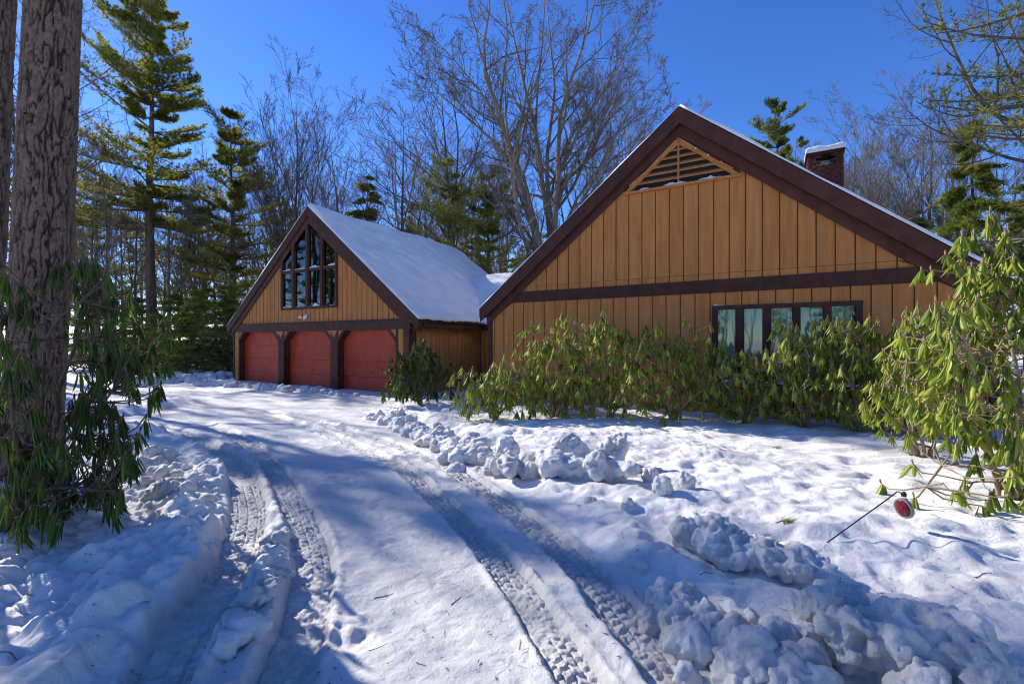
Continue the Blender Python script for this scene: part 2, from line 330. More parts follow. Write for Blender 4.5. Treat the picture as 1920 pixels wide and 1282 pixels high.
TRACKS = [(TR_IN, .21, .030, 101, 1.0), (TR_OUT, .27, .032, 111, .75), (TL_IN, .30, .042, 121, .8), (TL_OUT, .27, .036, 131, .7)]
def snow_height(X, Y, fine=None):
    z = zb(X, Y)
    el, er = xat(EDGE_L, Y), xat(EDGE_R, Y)
    near = 1 - sstep(11, 16, Y)
    el = el + .05 * fbm2(Y * 3.1, Y * 0, 3, 71) + .05 * fbm2(X * 6, Y * 6, 3, 72); er = er + .07 * fbm2(Y * 2.7, Y * 0 + 4, 3, 73)
    left = (1 - sstep(-.13, .02, X - el)) * near; right = sstep(0, .45, X - er) * near
    # left bank: old plough curls running along the drive, lumpy
    dl = np.clip(el - X, 0, 6)
    z = z + left * (.05 + .04 * np.sin(dl * 5.2 + 1.6 * fbm2(X * .7, Y * .7, 2, 31)) * np.exp(-dl * .5) + .07 * fbm2(X * 1.25, Y * 1.25, 4, 41) + .085 * np.abs(fbm2(X * 3.0, Y * 3.0, 3, 47)) + .045 * np.abs(fbm2(X * 7.5, Y * 7.5, 3, 48)) + .010 * fbm2(X * 20, Y * 20, 2, 49))
    # lawn on the right, melted into dimples
    far_r = sstep(.2, 2.0, X - er)
    dim = fbm2(X * 2.1, Y * 3.0, 3, 51)
    z = z + right * (.05 + .10 * far_r + .045 * dim + .035 * fbm2(X * .5, Y * .5, 2, 57) - .05 * np.clip(fbm2(X * 3.7 + 3, Y * 5.4, 2, 59) - .25, 0, 1) + .010 * fbm2(X * 13, Y * 13, 2, 61))
    # drive
    drv = (1 - left) * (1 - right)
    z = z + drv * (.016 * fbm2(X * .9, Y * .9, 3, 81) + .008 * fbm2(X * 7, Y * 7, 5, 83, .6) - .018 * np.clip(fbm2(X * 6.5, Y * 6.5, 2, 85) - .62, 0, 1) - .022 * np.clip(noise2(X * 15, Y * 15, 86) - .72, 0, 1))
    # scuffed hollow in the middle of the drive
    a = gpt(660, 1170); z = z - drv * .05 * np.exp(-(((X - a[0]) / .22) ** 2 + ((Y - a[1]) / .13) ** 2)) * (1 + fbm2(X * 8, Y * 8, 2, 88))
    for k, (c, w_, d_, s_, t_) in enumerate(TRACKS): z = z + track(X, Y, c, w_, d_, s_, t_, fine == k)
    # lumpy ridge between the two left ruts, and soft ridge between the right ones
    m = (xat(TL_IN, Y) + xat(TL_OUT, Y)) / 2; w = np.clip((xat(TL_OUT, Y) - xat(TL_IN, Y)) / 2 - .12, .05, .3)
    rd = (1 - sstep(.55, 1.05, np.abs(X - m) / w)) * (1 - sstep(6, 8, Y)) * sstep(.9, 1.4, Y)
    z = z + rd * (.035 + .04 * np.clip(fbm2(X * 6.5, Y * 5, 3, 91), -.4, 1.2) + .035 * (1 - sstep(2.2, 3.6, Y)))
    m = (xat(TR_IN, Y) + xat(TR_OUT, Y)) / 2; w = np.clip((xat(TR_OUT, Y) - xat(TR_IN, Y)) / 2 - .10, .05, .3)
    z = z + .022 * (1 - sstep(.5, 1.1, np.abs(X - m) / w)) * (1 - sstep(9, 11, Y)) * (1 + .4 * fbm2(X * 6, Y * 6, 2, 95))
    # ploughed heap outside the track on the lower right
    z = z + .06 * np.exp(-((X - er - .28) / .22) ** 2) * (1 - sstep(3.2, 4.3, Y)) * (1 + .7 * fbm2(X * 5, Y * 5, 3, 97))
    # woods: rolling
    z = z + sstep(16, 26, Y) * .22 * fbm2(X * .22, Y * .22, 3, 98)
    return z
def gz(x, y): return float(snow_height(np.array([float(x)]), np.array([float(y)]))[0])

def axis(d0, span, grow, end):
    a = [0.0]
    while a[-1] < span: a.append(a[-1] + d0)
    d = d0
    while a[-1] < end: d *= grow; a.append(a[-1] + d)
    return np.array(a)
xa = axis(.0185, 2.5, 1.034, 500); xl = axis(.0185, 3.5, 1.034, 500); xs = np.concatenate([-xl[:0:-1], xa])
ya = [1.55]
while ya[-1] < 700: ya.append(ya[-1] + max(.0105, .0052 * ya[-1] if ya[-1] < 14 else .0052 * ya[-1] * (ya[-1] / 14) ** 1.6))
yb = 1.55 - np.cumsum(.02 * 1.12 ** np.arange(1, 66)); yb = yb[yb > -300][::-1]
ys = np.concatenate([yb, np.array(ya)])
GX, GY = np.meshgrid(xs, ys); gzv = snow_height(GX.ravel(), GY.ravel())
ny, nx = GX.shape; idx = np.arange(ny * nx).reshape(ny, nx)
Q = np.stack([idx[:-1, :-1], idx[:-1, 1:], idx[1:, 1:], idx[1:, :-1]], -1).reshape(-1, 4)
def packed(X, Y):
    w = .25 * fbm2(X * 1.3, Y * 1.3, 3, 141); p = sstep(-.1, .35, X - xat(EDGE_L, Y) + w) * (1 - sstep(-.25, .35, X - xat(EDGE_R, Y) + w)) * .35
    for c, wd in ((TR_IN, .12), (TR_OUT, .15), (TL_IN, .17), (TL_OUT, .15)): p = np.maximum(p, (1 - sstep(.8, 1.3, np.abs(X - xat(c, Y)) / wd)) * .95)
    return p * (1 - sstep(11, 16, Y)) + .0 * X
me = make_mesh('snow_ground', np.stack([GX.ravel(), GY.ravel(), gzv], 1), [Q], True, {'pack': packed(GX.ravel(), GY.ravel())})
o = link('snow_ground', me, M['snow_ground']); tag(o, 'snow covered ground and driveway with tyre tracks', None, kind='structure')
# tread prints: a fine sheet of packed snow lying in each rut
for k, (c, w_, d_, s_, t_) in enumerate(TRACKS):
    yy = [1.6]
    while yy[-1] < 8.9: yy.append(yy[-1] + max(.0065, .0030 * yy[-1]))
    yy = np.array(yy); tt = np.linspace(-.98, .98, int(w_ / .0062)); YY, TT = np.meshgrid(yy, tt, indexing='ij')
    sl = np.interp(YY, c[0], np.gradient(c[1], c[0])); XX = xat(c, YY) + TT * (w_ / 2) * np.sqrt(1 + sl * sl)
    zz = snow_height(XX.ravel(), YY.ravel(), k) + .003 - .030 * sstep(.80, .98, np.abs(TT.ravel())) - .04 * sstep(8.3, 8.9, YY.ravel())
    n1, n2 = YY.shape; ix = np.arange(n1 * n2).reshape(n1, n2); Qt = np.stack([ix[:-1, :-1], ix[:-1, 1:], ix[1:, 1:], ix[1:, :-1]], -1).reshape(-1, 4)
    o = link('tyre_track', make_mesh('tyre_track', np.stack([XX.ravel(), YY.ravel(), zz], 1), [Qt], True, {'pack': np.full(n1 * n2, .9)}), M['snow_ground'])
    tag(o, ('tread print of the inner right rut', 'tread print of the outer right rut', 'tread print of the far left rut', 'tread print of the inner left rut')[k], kind='structure')

# ------------------------------------------------------------------ lumps of ploughed snow
def ico(sub):
    import bmesh
    bm = bmesh.new(); bmesh.ops.create_icosphere(bm, subdivisions=sub, radius=1)
    V = np.array([v.co[:] for v in bm.verts]); Fc = np.array([[v.index for v in f.verts] for f in bm.faces]); bm.free(); return V, Fc
ICO3 = ico(3)
def fuse(name, chunks, voxel, seed, rough=.16, detail=.012):
    """chunks: (x,y,z,rx,ry,rz) -> one melted-together lump mesh"""
    g = Geo(); rng = np.random.default_rng(seed)
    for (x, y, z, rx, ry, rz) in chunks:
        V = ICO3[0].copy(); off = rng.uniform(0, 50, 3)
        if rng.random() < .5: V = V * (.35 + .65 * .82 / np.abs(V @ np.linalg.qr(rng.normal(size=(3, 3)))[0]).max(1))[:, None]
        V = V * (1 + rough * fbm3(V * 1.3 + off, 3, seed))[:, None]
        a = rng.uniform(0, 6.28); R = np.array([[math.cos(a), -math.sin(a), 0], [math.sin(a), math.cos(a), 0], [0, 0, 1]])
        tl = rng.normal(0, .3); R2 = np.array([[1, 0, 0], [0, math.cos(tl), -math.sin(tl)], [0, math.sin(tl), math.cos(tl)]])
        V = (V * np.array([rx, ry, rz])) @ R2.T @ R.T + np.array([x, y, z]); g.add(V, ICO3[1])
    tmp = link('tmp', g.mesh('tmp')); md = tmp.modifiers.new('r', 'REMESH'); md.mode = 'VOXEL'; md.voxel_size = voxel
    sm = tmp.modifiers.new('s', 'SMOOTH'); sm.iterations = 2; sm.factor = .5
    dg = bpy.context.evaluated_depsgraph_get(); me = bpy.data.meshes.new_from_object(tmp.evaluated_get(dg)); me.name = name
    tm = tmp.data; bpy.data.objects.remove(tmp, do_unlink=True); bpy.data.meshes.remove(tm)
    n = len(me.vertices); co = np.empty(n * 3, np.float32); me.vertices.foreach_get('co', co); co = co.reshape(-1, 3).astype(float)
    no = np.empty(n * 3, np.float32); me.vertices.foreach_get('normal', no); no = no.reshape(-1, 3)
    co += no * (detail * 2.2 * (np.abs(fbm3(co * 6, 2, seed + 3)) - .3) + detail * 1.3 * (np.abs(fbm3(co * 15, 2, seed + 5)) - .3) + detail * .6 * fbm3(co * 34, 2, seed + 7))[:, None]
    # melt water hollows
    co += no * (-detail * 2.2 * np.clip(fbm3(co * 11 + 5, 2, seed + 11) - .35, 0, 1))[:, None]
    me.vertices.foreach_set('co', co.astype(np.float32).ravel()); me.polygons.foreach_set('use_smooth', np.ones(len(me.polygons), bool)); me.update()
    return me
def bank(name, pts, n, voxel, seed, label, rough=.22, detail=.013):
    """pts: (px,py, spread m, r min, r max, height) along the foot of the bank"""
    rng = np.random.default_rng(seed); P = np.array(pts, float); ch = []
    G = np.array([gpt(p[0], p[1]) for p in P]); L = np.concatenate([[0], np.cumsum(np.linalg.norm(np.diff(G, axis=0), axis=1))])
    for k in range(n):
        s = rng.uniform(0, L[-1]); f = lambda i: np.interp(s, L, P[:, i])
        x, y = np.interp(s, L, G[:, 0]), np.interp(s, L, G[:, 1])
        x += rng.normal(0, f(2)); y += rng.normal(0, f(2)); r = rng.uniform(f(3), f(4)) if rng.random() < .8 else f(3) * .7
        z = gz(x, y) + rng.uniform(-.3, 1) * max(f(5) - r * .6, 0) + r * .25
        ch.append((x, y, z, r * rng.uniform(.9, 1.35), r * rng.uniform(.8, 1.1), r * rng.uniform(.75, 1.05)))
    o = link(name, fuse(name, ch, voxel, seed, rough, detail), M['snow_dirty']); tag(o, label, 'snow bank', kind='stuff'); return o
bank('snow_bank', [(700, 782, .10, .06, .12, .06), (760, 806, .16, .07, .13, .10), (830, 838, .20, .07, .15, .14), (900, 868, .20, .08, .16, .16), (960, 888, .17, .08, .16, .20), (1040, 904, .13, .10, .17, .30), (1110, 912, .12, .10, .16, .22), (1180, 928, .08, .08, .14, .18)], 150, .018, 11,
     'lumpy plowed snow ridge along the right side of the drive')
bank('snow_bank', [(1310, 1048, .05, .07, .12, .20), (1370, 1064, .05, .08, .12, .15), (1440, 1085, .06, .07, .11, .12), (1520, 1112, .06, .06, .10, .10), (1570, 1140, .06, .05, .09, .05)], 60, .011, 12,
     'grey knobbly snow ridge in front of the leaning reflector stake', detail=.018)
bank('snow_bank', [(1235, 1130, .07, .03, .08, .03), (1290, 1180, .09, .035, .10, .05), (1360, 1230, .10, .04, .11, .07), (1440, 1290, .11, .045, .12, .08), (1500, 1340, .12, .05, .12, .08)], 80, .010, 13,
     'shaded snow heap beside the right hand tyre track, lower right', detail=.018)
bank('snow_bank', [(380, 722, .25, .10, .20, .10), (440, 724, .22, .10, .20, .12), (500, 730, .15, .08, .18, .10), (560, 734, .16, .09, .18, .12), (610, 738, .12, .07, .15, .10), (660, 744, .12, .06, .10, .05)], 75, .034, 14,
     'low ridge of snow clods in front of the garage doors')
bank('snow_bank', [(255, 722, .4, .18, .32, .35), (310, 716, .35, .15, .30, .25), (355, 716, .3, .14, .26, .2), (410, 712, .3, .14, .28, .25)], 60, .045, 15,
     'plowed snow piles at the edge of the wood left of garage')
bank('snow_bank', [(300, 878, .06, .05, .10, .14), (280, 905, .09, .05, .09, .10), (330, 930, .12, .04, .08, .08), (360, 970, .10, .04, .07, .06), (270, 960, .14, .05, .09, .07)], 50, .014, 16,
     'small snow clods piled beside the dark foreground rhododendron')
bank('snow_bank', [(575, 960, .03, .02, .035, .02), (520, 1040, .035, .03, .05, .05), (505, 1110, .04, .03, .055, .06), (470, 1180, .045, .035, .06, .07), (430, 1260, .05, .04, .065, .08)], 60, .009, 17,
     'crumbly snow ridge between the two left tyre ruts')
def chunk(px, py, r, seed, label, sq=1.0, n=5, vox=.012, lift=.5, sxy=1.0, detail=.012):
    x, y = gpt(px, py); z = gz(x, y); rng = np.random.default_rng(seed)
    ch = [(0, 0, r * lift * sq, r * sxy, r * .9 * sxy, r * sq)] + [(rng.normal(0, r * .5 * sxy), rng.normal(0, r * .35 * sxy), r * rng.uniform(.1, .9) * sq, *(r * rng.uniform(.35, .6, 3))) for _ in range(n)]
    o = link('snow_chunk', fuse('snow_chunk', ch, vox, seed, .25, detail), M['snow_dirty']); o.location = (x, y, z)
    tag(o, label, 'snow chunk', 'loose snow chunks'); return o
chunk(1148, 895, .15, 21, 'tall upright snow chunk standing on the plowed ridge', 1.75, 5)
chunk(1065, 893, .22, 22, 'broad grey snow mound on the crest of plowed ridge', 1.15, 6)
chunk(1241, 958, .085, 23, 'rounded snow chunk at the end of plowed ridge', 1.35, 3, .008)
chunk(1284, 950, .085, 24, 'rounded snow chunk right beside its twin, casting long shadow', 1.3, 3, .008)
chunk(1218, 926, .07, 34, 'knobby snow chunk behind the pair of rounded chunks', 1.3, 3, .008)
chunk(1107, 956, .055, 25, 'small pyramid of snow lying on the drive verge', .9, 2, .006)
chunk(1178, 970, .05, 26, 'little snow clod right of the small snow pyramid', .9, 2, .006)
chunk(840, 866, .05, 27, 'single snow clod in front of the plowed ridge', .9, 2, .006)
chunk(1562, 1205, .165, 28, 'shaded boulder sized snow chunk with pitted face, lower right', 1.25, 8, .010, sxy=.9, detail=.020)
chunk(1755, 1330, .25, 29, 'largest rounded snow boulder in the lower right corner', .8, 9, .012, detail=.022)
chunk(1400, 1290, .14, 33, 'smooth snow block leaning over right tyre track', .9, 5, .010, detail=.016)
chunk(1200, 1075, .06, 35, 'flat snow clod beside the outer right tyre track', .6, 2, .007)
# ------------------------------------------------------------------ buildings (local axes: u along the front, v into the house)
class House:
    def __init__(s, name, u0, v0, label, cat):
        x, y = uv(u0, v0); s.u0, s.v0 = u0, v0
        s.root = empty(name, (x, y, 0), -HA); tag(s.root, label, cat)
    def prism(s, name, mat, poly, v0, v1, parent=None, kind=None):
        """polygon in (u,z), extruded from v0 to v1"""
        n = len(poly); P = np.array(poly, float)
        area = np.sum(P[:, 0] * np.roll(P[:, 1], -1) - np.roll(P[:, 0], -1) * P[:, 1])
        if area < 0: P = P[::-1]
        V = [(u - s.u0, v0 - s.v0, z) for u, z in P] + [(u - s.u0, v1 - s.v0, z) for u, z in P]
        Fs = [list(range(n)), [n + i for i in reversed(range(n))]] + [[i, n + i, n + (i + 1) % n, (i + 1) % n] for i in range(n)]
        me = bpy.data.meshes.new(name); me.from_pydata(V, [], Fs); me.update()
        o = link(name, me, mat, parent or s.root)
        if kind: o['kind'] = kind
        return o
    def box(s, name, mat, u0, u1, v0, v1, z0, z1, parent=None):
        return s.prism(name, mat, [(u0, z0), (u1, z0), (u1, z1), (u0, z1)], v0, v1, parent)
    def prism_u(s, name, mat, poly, u0, u1, parent=None):
        """polygon in (v,z), extruded from u0 to u1"""
        n = len(poly)
        V = [(u0 - s.u0, v - s.v0, z) for v, z in poly] + [(u1 - s.u0, v - s.v0, z) for v, z in poly]
        Fs = [list(range(n)), [n + i for i in reversed(range(n))]] + [[i, n + i, n + (i + 1) % n, (i + 1) % n] for i in range(n)]
        me = bpy.data.meshes.new(name); me.from_pydata(V, [], Fs); 
        import bmesh; bm = bmesh.new(); bm.from_mesh(me); bmesh.ops.recalc_face_normals(bm, faces=bm.faces); bm.to_mesh(me); bm.free()
        return link(name, me, mat, parent or s.root)
    def snow(s, name, quad, th, nu, nv, seed, parent, amp=.02, lip=.03):
        """blanket of snow on a roof quad a,b (eave) c,d (ridge), each (u,v,z)"""
        a, b, c, d = [np.array(q, float) - np.array([s.u0, s.v0, 0]) for q in quad]
        S_, T_ = np.meshgrid(np.linspace(0, 1, nu), np.linspace(0, 1, nv)); S1, T1 = S_.ravel()[:, None], T_.ravel()[:, None]
        B = (a * (1 - S1) + b * S1) * (1 - T1) + (d * (1 - S1) + c * S1) * T1
        nrm = np.cross(b - a, d - a); nrm /= np.linalg.norm(nrm); nrm = nrm if nrm[2] > 0 else -nrm
        e = np.minimum(np.minimum(S1, 1 - S1) * np.linalg.norm(b - a), np.minimum(T1, 1.0 - T1 + .2) * np.linalg.norm(d - a))
        edge = sstep(0, .09, e + .035)
        hgt = th * (.35 + .65 * edge[:, 0]) * (1 + .22 * fbm2(B[:, 0] * 2.2, B[:, 1] * 2.2 + B[:, 2], 3, seed)) + amp * fbm2(B[:, 0] * .8, B[:, 1] * .8, 2, seed + 3)
        spots = np.clip(noise2(B[:, 0] * 6, B[:, 2] * 8 + B[:, 1] * 3, seed + 7) - .74, 0, 1) * .10
        T = B + nrm * (hgt + spots)[:, None]
        out = (b - a) / np.linalg.norm(b - a); dn = (a - d) / np.linalg.norm(a - d)
        jag = .5 * fbm2(B[:, 0] * 5 + B[:, 1] * 5, B[:, 2] * 5, 3, seed + 9)
        T += dn[None] * ((T1[:, 0] == 0) * lip * (1 + jag))[:, None]
        n = nu * nv; ix = np.arange(n).reshape(nv, nu)
        Qt = np.stack([ix[:-1, :-1], ix[:-1, 1:], ix[1:, 1:], ix[1:, :-1]], -1).reshape(-1, 4)
        ring = np.concatenate([ix[0, :], ix[1:, -1], ix[-1, -2::-1], ix[-2:0:-1, 0]]); Bv = B[ring] + nrm * .004
        m = len(ring); r2 = np.arange(m) + n
        Qs = np.stack([ring, r2, np.roll(r2, -1), np.roll(ring, -1)], 1)
        me = make_mesh(name, np.concatenate([T, Bv]), [Qt, Qs], True)
        return link(name, me, M['snow_roof'], parent)

def boards(H, u0, u1, step, zlo, ztop, v0, v1, phase=0.0, skip=None, gap=.022, name='siding_board', seams=None):
    """vertical boards from zlo(u) up to ztop(u); skip = list of (ua,ub,za,zb) openings"""
    n = int(math.ceil((u1 - u0) / step)) + 1
    for i in range(-1, n):
        a = max(u0 + phase + i * step + gap / 2, u0); b = min(u0 + phase + (i + 1) * step - gap / 2, u1)
        if b - a < .02: continue
        cuts = [(a, b)]
        for (ua, ub, za, zb_) in (skip or []):
            for e in (ua, ub):
                cuts = [q for (p0, p1) in cuts for q in (((p0, e), (e, p1)) if p0 < e - .012 and p1 > e + .012 else ((p0, p1),))]
        for (p0, p1) in cuts:
            mid = (p0 + p1) / 2; spans = [(zlo, None)]
            for (ua, ub, za, zb_) in (skip or []):
                if ua - .001 <= mid <= ub + .001: spans = [(zlo, za), (zb_, None)]
            for (lo, hi) in spans:
                ta, tb = (ztop(p0), ztop(p1)) if hi is None else (hi, hi)
                if max(ta, tb) - lo < .03: continue
                us = [p0, p1]
                poly = [(p0, lo), (p1, lo)]
                pts = [(p1, tb)]
                apex = getattr(ztop, 'apex', None)
                if hi is None and apex is not None and p0 < apex < p1: pts.append((apex, ztop(apex)))
                pts.append((p0, ta))
                poly += [(u, max(z, lo + .001)) for u, z in pts]
                H.prism(name, M['siding'], poly, v0, v1)
def gable(apex_u, apex_z, pitch):
    f = lambda u: apex_z - pitch * abs(u - apex_u)
    f.apex = apex_u; return f

# ---- main house
G = House('house', -1.86, 10.6, 'large tan board sided house with dark brown gable trim, right of the garage', 'house')
AU, PIT = -1.86, .803
WL, WR, BACK = -6.89, 3.17, 22.0
rf = gable(-1.84, 6.84, PIT)                                   # top of the roof deck at the front rake
eL, eR, RV = -7.09, 3.43, 10.42
zE = rf(eL)
wall_top = gable(AU, 6.50, PIT)
G.prism('wall', M['groove'], [(WL + .03, -.4), (-1.22, -.4), (-1.22, wall_top(-1.22)), (AU, wall_top(AU) - .02), (WL + .03, wall_top(WL) - .02)], 10.625, 10.80)
G.prism('wall', M['groove'], [(1.40, -.4), (WR - .03, -.4), (WR - .03, wall_top(WR) - .02), (1.40, wall_top(1.40) - .02)], 10.626, 10.80)
G.box('wall', M['groove'], -1.22, 1.40, 10.627, 10.80, -.4, .84)
G.prism('wall', M['groove'], [(-1.22, 2.46), (1.40, 2.46), (1.40, wall_top(1.40) - .02), (-1.22, wall_top(-1.22) - .02)], 10.628, 10.80)
G.box('wall', M['siding'], WL + .02, WL + .17, 10.82, BACK, -.4, zE - .05)
G.box('wall', M['siding'], WR - .17, WR - .02, 10.82, BACK, -.4, zE - .05)
G.prism('wall', M['siding'], [(WL + .03, -.4), (WR - .03, -.4), (WR - .03, wall_top(WR)), (AU, 6.3), (WL + .03, wall_top(WL))], BACK, BACK + .15)
FRB, FRT = 2.75, 3.03
frieze_bot = gable(AU, 6.24, PIT)                              # lower edge of the rake board on the wall
low_top = lambda u: min(FRB, frieze_bot(u) + .02)
boards(G, WL + .10, WR - .10, .305, -.3, low_top, 10.60, 10.624, phase=.06, skip=[(-1.20, 1.38, .86, 2.47)])
SEAM = 3.16
boards(G, -5.95, 2.25, .305, SEAM + .008, lambda_top := gable(AU, 6.30, PIT), 10.60, 10.624, phase=.205, skip=[(-3.10, -.66, 5.17, 9)], gap=.024)
boards(G, -5.95, 2.25, .305, FRT - .01, lambda u: min(SEAM, frieze_bot(u) + .05), 10.598, 10.624, phase=.205, gap=.024)
# trim on the wall
G.prism('frieze_beam', M['trim'], [(WL + .12, FRB), (WR - .12, FRB), (WR - .12, FRT), (WL + .12, FRT)], 10.565, 10.596)
def rake(H, name, ft, fb, ua, ub, v0, v1, cut=None, sw=0):
    """sloping board between the lines ft(u) and fb(u)"""
    poly = [(ua, ft(ua)), (ub, ft(ub)), (ub, fb(ub)), (ua, fb(ua))]
    return H.prism(name, M['trim'], poly, v0, v1)
fz_t = gable(AU, 6.62, PIT)
for (ua, ub) in ((WL - .05, AU), (AU, WR + .05)):
    rake(G, 'rake_frieze', fz_t, frieze_bot, ua, ub, 10.535, 10.563)
fas_t = gable(-1.84, 6.825, PIT); fas_b = gable(-1.84, 6.475, PIT)
for (ua, ub) in ((eL, -1.84), (-1.84, eR)):
    rake(G, 'rake_fascia', fas_t, fas_b, ua, ub, RV, RV + .045)
G.box('corner_board', M['trim'], WL - .02, WL + .09, 10.57, 10.75, -.3, 2.62)
G.box('corner_board', M['trim'], WR - .09, WR + .02, 10.57, 10.75, -.3, 2.62)
# roof
deck = G.prism('roof', M['shingle'], [(eL, zE), (-1.84, 6.84), (eR, rf(eR)), (eR, rf(eR) - .14), (-1.84, 6.70), (eL, zE - .14)], RV + .047, BACK + .3)
G.prism('eave_fascia', M['trim'], [(eL - .03, zE + .0), (eL - .002, zE + .0), (eL - .002, zE - .24), (eL - .03, zE - .24)], RV + .01, BACK + .2, deck)
G.prism('eave_soffit', M['trim'], [(eL, zE - .20), (WL + .1, zE - .20), (WL + .1, zE - .22), (eL, zE - .22)], RV + .06, BACK, deck)
G.snow('roof_snow', [(eL, RV - .015, zE), (eL, BACK + .3, zE), (-1.84, BACK + .3, 6.84), (-1.84, RV - .015, 6.84)], .05, 80, 20, 201, deck)
G.snow('roof_snow', [(eR, BACK + .3, rf(eR)), (eR, RV - .015, rf(eR)), (-1.84, RV - .015, 6.84), (-1.84, BACK + .3, 6.84)], .085, 80, 30, 202, deck)
# gable vent
vt = empty('vent', (0, 0, 0)); vt.parent = G.root
VB, VTZ, VA = 5.185, 6.20, -1.88
VL, VR = -3.10, -.66
G.prism('vent_back', M['dark'], [(VL, VB), (VR, VB), (VA, VTZ)], 10.606, 10.62, vt)
def band(H, name, mat, p, q, w, v0, v1, par):                   # a bar from p to q lying below/inside
    p, q = np.array(p), np.array(q); t = (q - p) / np.linalg.norm(q - p); n = np.array([t[1], -t[0]])
    return H.prism(name, mat, [tuple(p), tuple(q), tuple(q + n * w), tuple(p + n * w)], v0, v1, par)
band(G, 'vent_frame', M['siding'], (VL, VB), (VA, VTZ + .03), .085, 10.54, 10.60, vt)
band(G, 'vent_frame', M['siding'], (VA, VTZ + .03), (VR, VB), .085, 10.54, 10.60, vt)
band(G, 'vent_frame', M['siding'], (VL + .12, VB + .15), (VA, VTZ - .10), .035, 10.52, 10.539, vt)
band(G, 'vent_frame', M['siding'], (VA, VTZ - .10), (VR - .12, VB + .15), .035, 10.52, 10.539, vt)
G.box('vent_sill', M['siding'], VL - .02, VR + .02, 10.50, 10.599, VB - .05, VB, vt)
for k in range(5):
    z = VB + .13 + k * .155; half = (VTZ - z - .06) / PIT * .93
    if half < .06: continue
    sl = G.prism_u('vent_slat', M['siding'], [(10.548, z), (10.552, z + .03), (10.604, z + .085), (10.600, z + .055)], VA - half, VA + half, vt)
G.box('vent_bar', M['siding'], VA - .018, VA + .018, 10.541, 10.547, VB, VTZ - .1, vt)
for (u, z) in ((-1.52, 5.90), (-1.27, 5.70), (-1.02, 5.50), (-2.33, 5.79), (-2.62, 5.55)):
    G.box('bolt', M['metal_white'], u - .018, u + .018, 10.525, 10.538, z - .015, z + .015, vt)
def sill_snow(H, u0, u1, v0, v1, z, par, seed, th=.035, step=.02):
    n = max(6, int((u1 - u0) / step)); us = np.linspace(u0, u1, n); rows = 5
    env = np.clip(.55 + .9 * fbm2(us * 5, us * 0 + seed, 3, seed), .02, 1.3) * np.minimum(1, np.minimum(us - u0, u1 - us) / .05 + .05)
    V = []
    for j in range(rows):
        t = j / (rows - 1)
        V.append(np.stack([us - H.u0, np.full(n, v0 + (v1 - v0) * t - H.v0), z + th * env * math.sin(math.pi * (.12 + .76 * t))], 1))
    V = np.concatenate(V); V[:n, 2] = z + .002; V[-n:, 2] = np.maximum(V[-n:, 2] * 1, z + .002)
    ix = np.arange(rows * n).reshape(rows, n)
    me = make_mesh('sill_snow', V, [np.stack([ix[:-1, :-1], ix[:-1, 1:], ix[1:, 1:], ix[1:, :-1]], -1).reshape(-1, 4)], True)
    return link('sill_snow', me, M['snow_roof'], par)
sill_snow(G, VL + .25, VR - .25, 10.505, 10.60, VB, vt, 5, .06)
# five-light window
wn_ = empty('window', (0, 0, 0)); wn_.parent = G.root
WZ0, WZ1 = .86, 2.47
G.box('frame', M['trim'], -1.20, 1.38, 10.545, 10.66, WZ1 - .085, WZ1, wn_)
G.box('frame', M['trim'], -1.20, 1.38, 10.545, 10.66, WZ0, WZ0 + .09, wn_)
G.box('sill', M['trim'], -1.25, 1.43, 10.50, 10.599, WZ0 - .05, WZ0 - .002, wn_)
mull = [(-1.20, -1.10), (-.735, -.60), (-.24, -.11), (.275, .39), (.78, .89), (1.28, 1.38)]
for a, b in mull: G.box('mullion' if -1.1 < a < 1.2 else 'frame', M['trim'], a, b, 10.55, 10.655, WZ0 + .091, WZ1 - .086, wn_)
for (a, b) in zip(mull[:-1], mull[1:]):
    p = G.box('pane', M['glass'], a[1] - .005, b[0] + .005, 10.60, 10.606, WZ0 + .085, WZ1 - .08, wn_)
    for (q0, q1) in ((a[1], a[1] + .016), (b[0] - .016, b[0])): G.box('sash', M['trim'], q0, q1, 10.582, 10.599, WZ0 + .091, WZ1 - .086, p)
def curtain(H, u0, u1, v, z0, z1, par, seed):
    n = int((u1 - u0) / .008); us = np.linspace(u0, u1, n); ph = us * 75 + 2.2 * fbm2(us * 9, us * 0, 2, seed)
    off = .022 * np.sin(ph) + .006 * np.sin(ph * 2.3); V = np.concatenate([np.stack([us - H.u0, v + off - H.v0, np.full(n, z)], 1) for z in (z0, z1)])
    i = np.arange(n - 1); me = make_mesh('curtain', V, [np.stack([i, i + 1, i + 1 + n, i + n], 1)], True)
    return link('curtain', me, M['curtain'], par)
for k, (a, b) in enumerate(zip(mull[:-1], mull[1:])):
    g = (.0, .06, .03, .0, .07)[k]
    curtain(G, a[1] - .05, b[0] + .05 - g, 10.70, WZ0, WZ1, wn_, 300 + k)
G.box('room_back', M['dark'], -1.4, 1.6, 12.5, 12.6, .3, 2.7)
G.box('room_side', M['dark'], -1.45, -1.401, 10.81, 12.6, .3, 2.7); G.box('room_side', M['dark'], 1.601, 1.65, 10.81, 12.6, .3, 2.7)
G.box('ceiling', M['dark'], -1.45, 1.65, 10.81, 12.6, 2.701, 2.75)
sill_snow(G, -1.19, -.95, 10.55, 10.598, WZ1, wn_, 9, .03); sill_snow(G, .1, .55, 10.55, 10.598, WZ1, wn_, 10, .02)
sill_snow(G, -1.2, 1.38, 10.50, 10.56, WZ0 - .002, wn_, 11, .06)
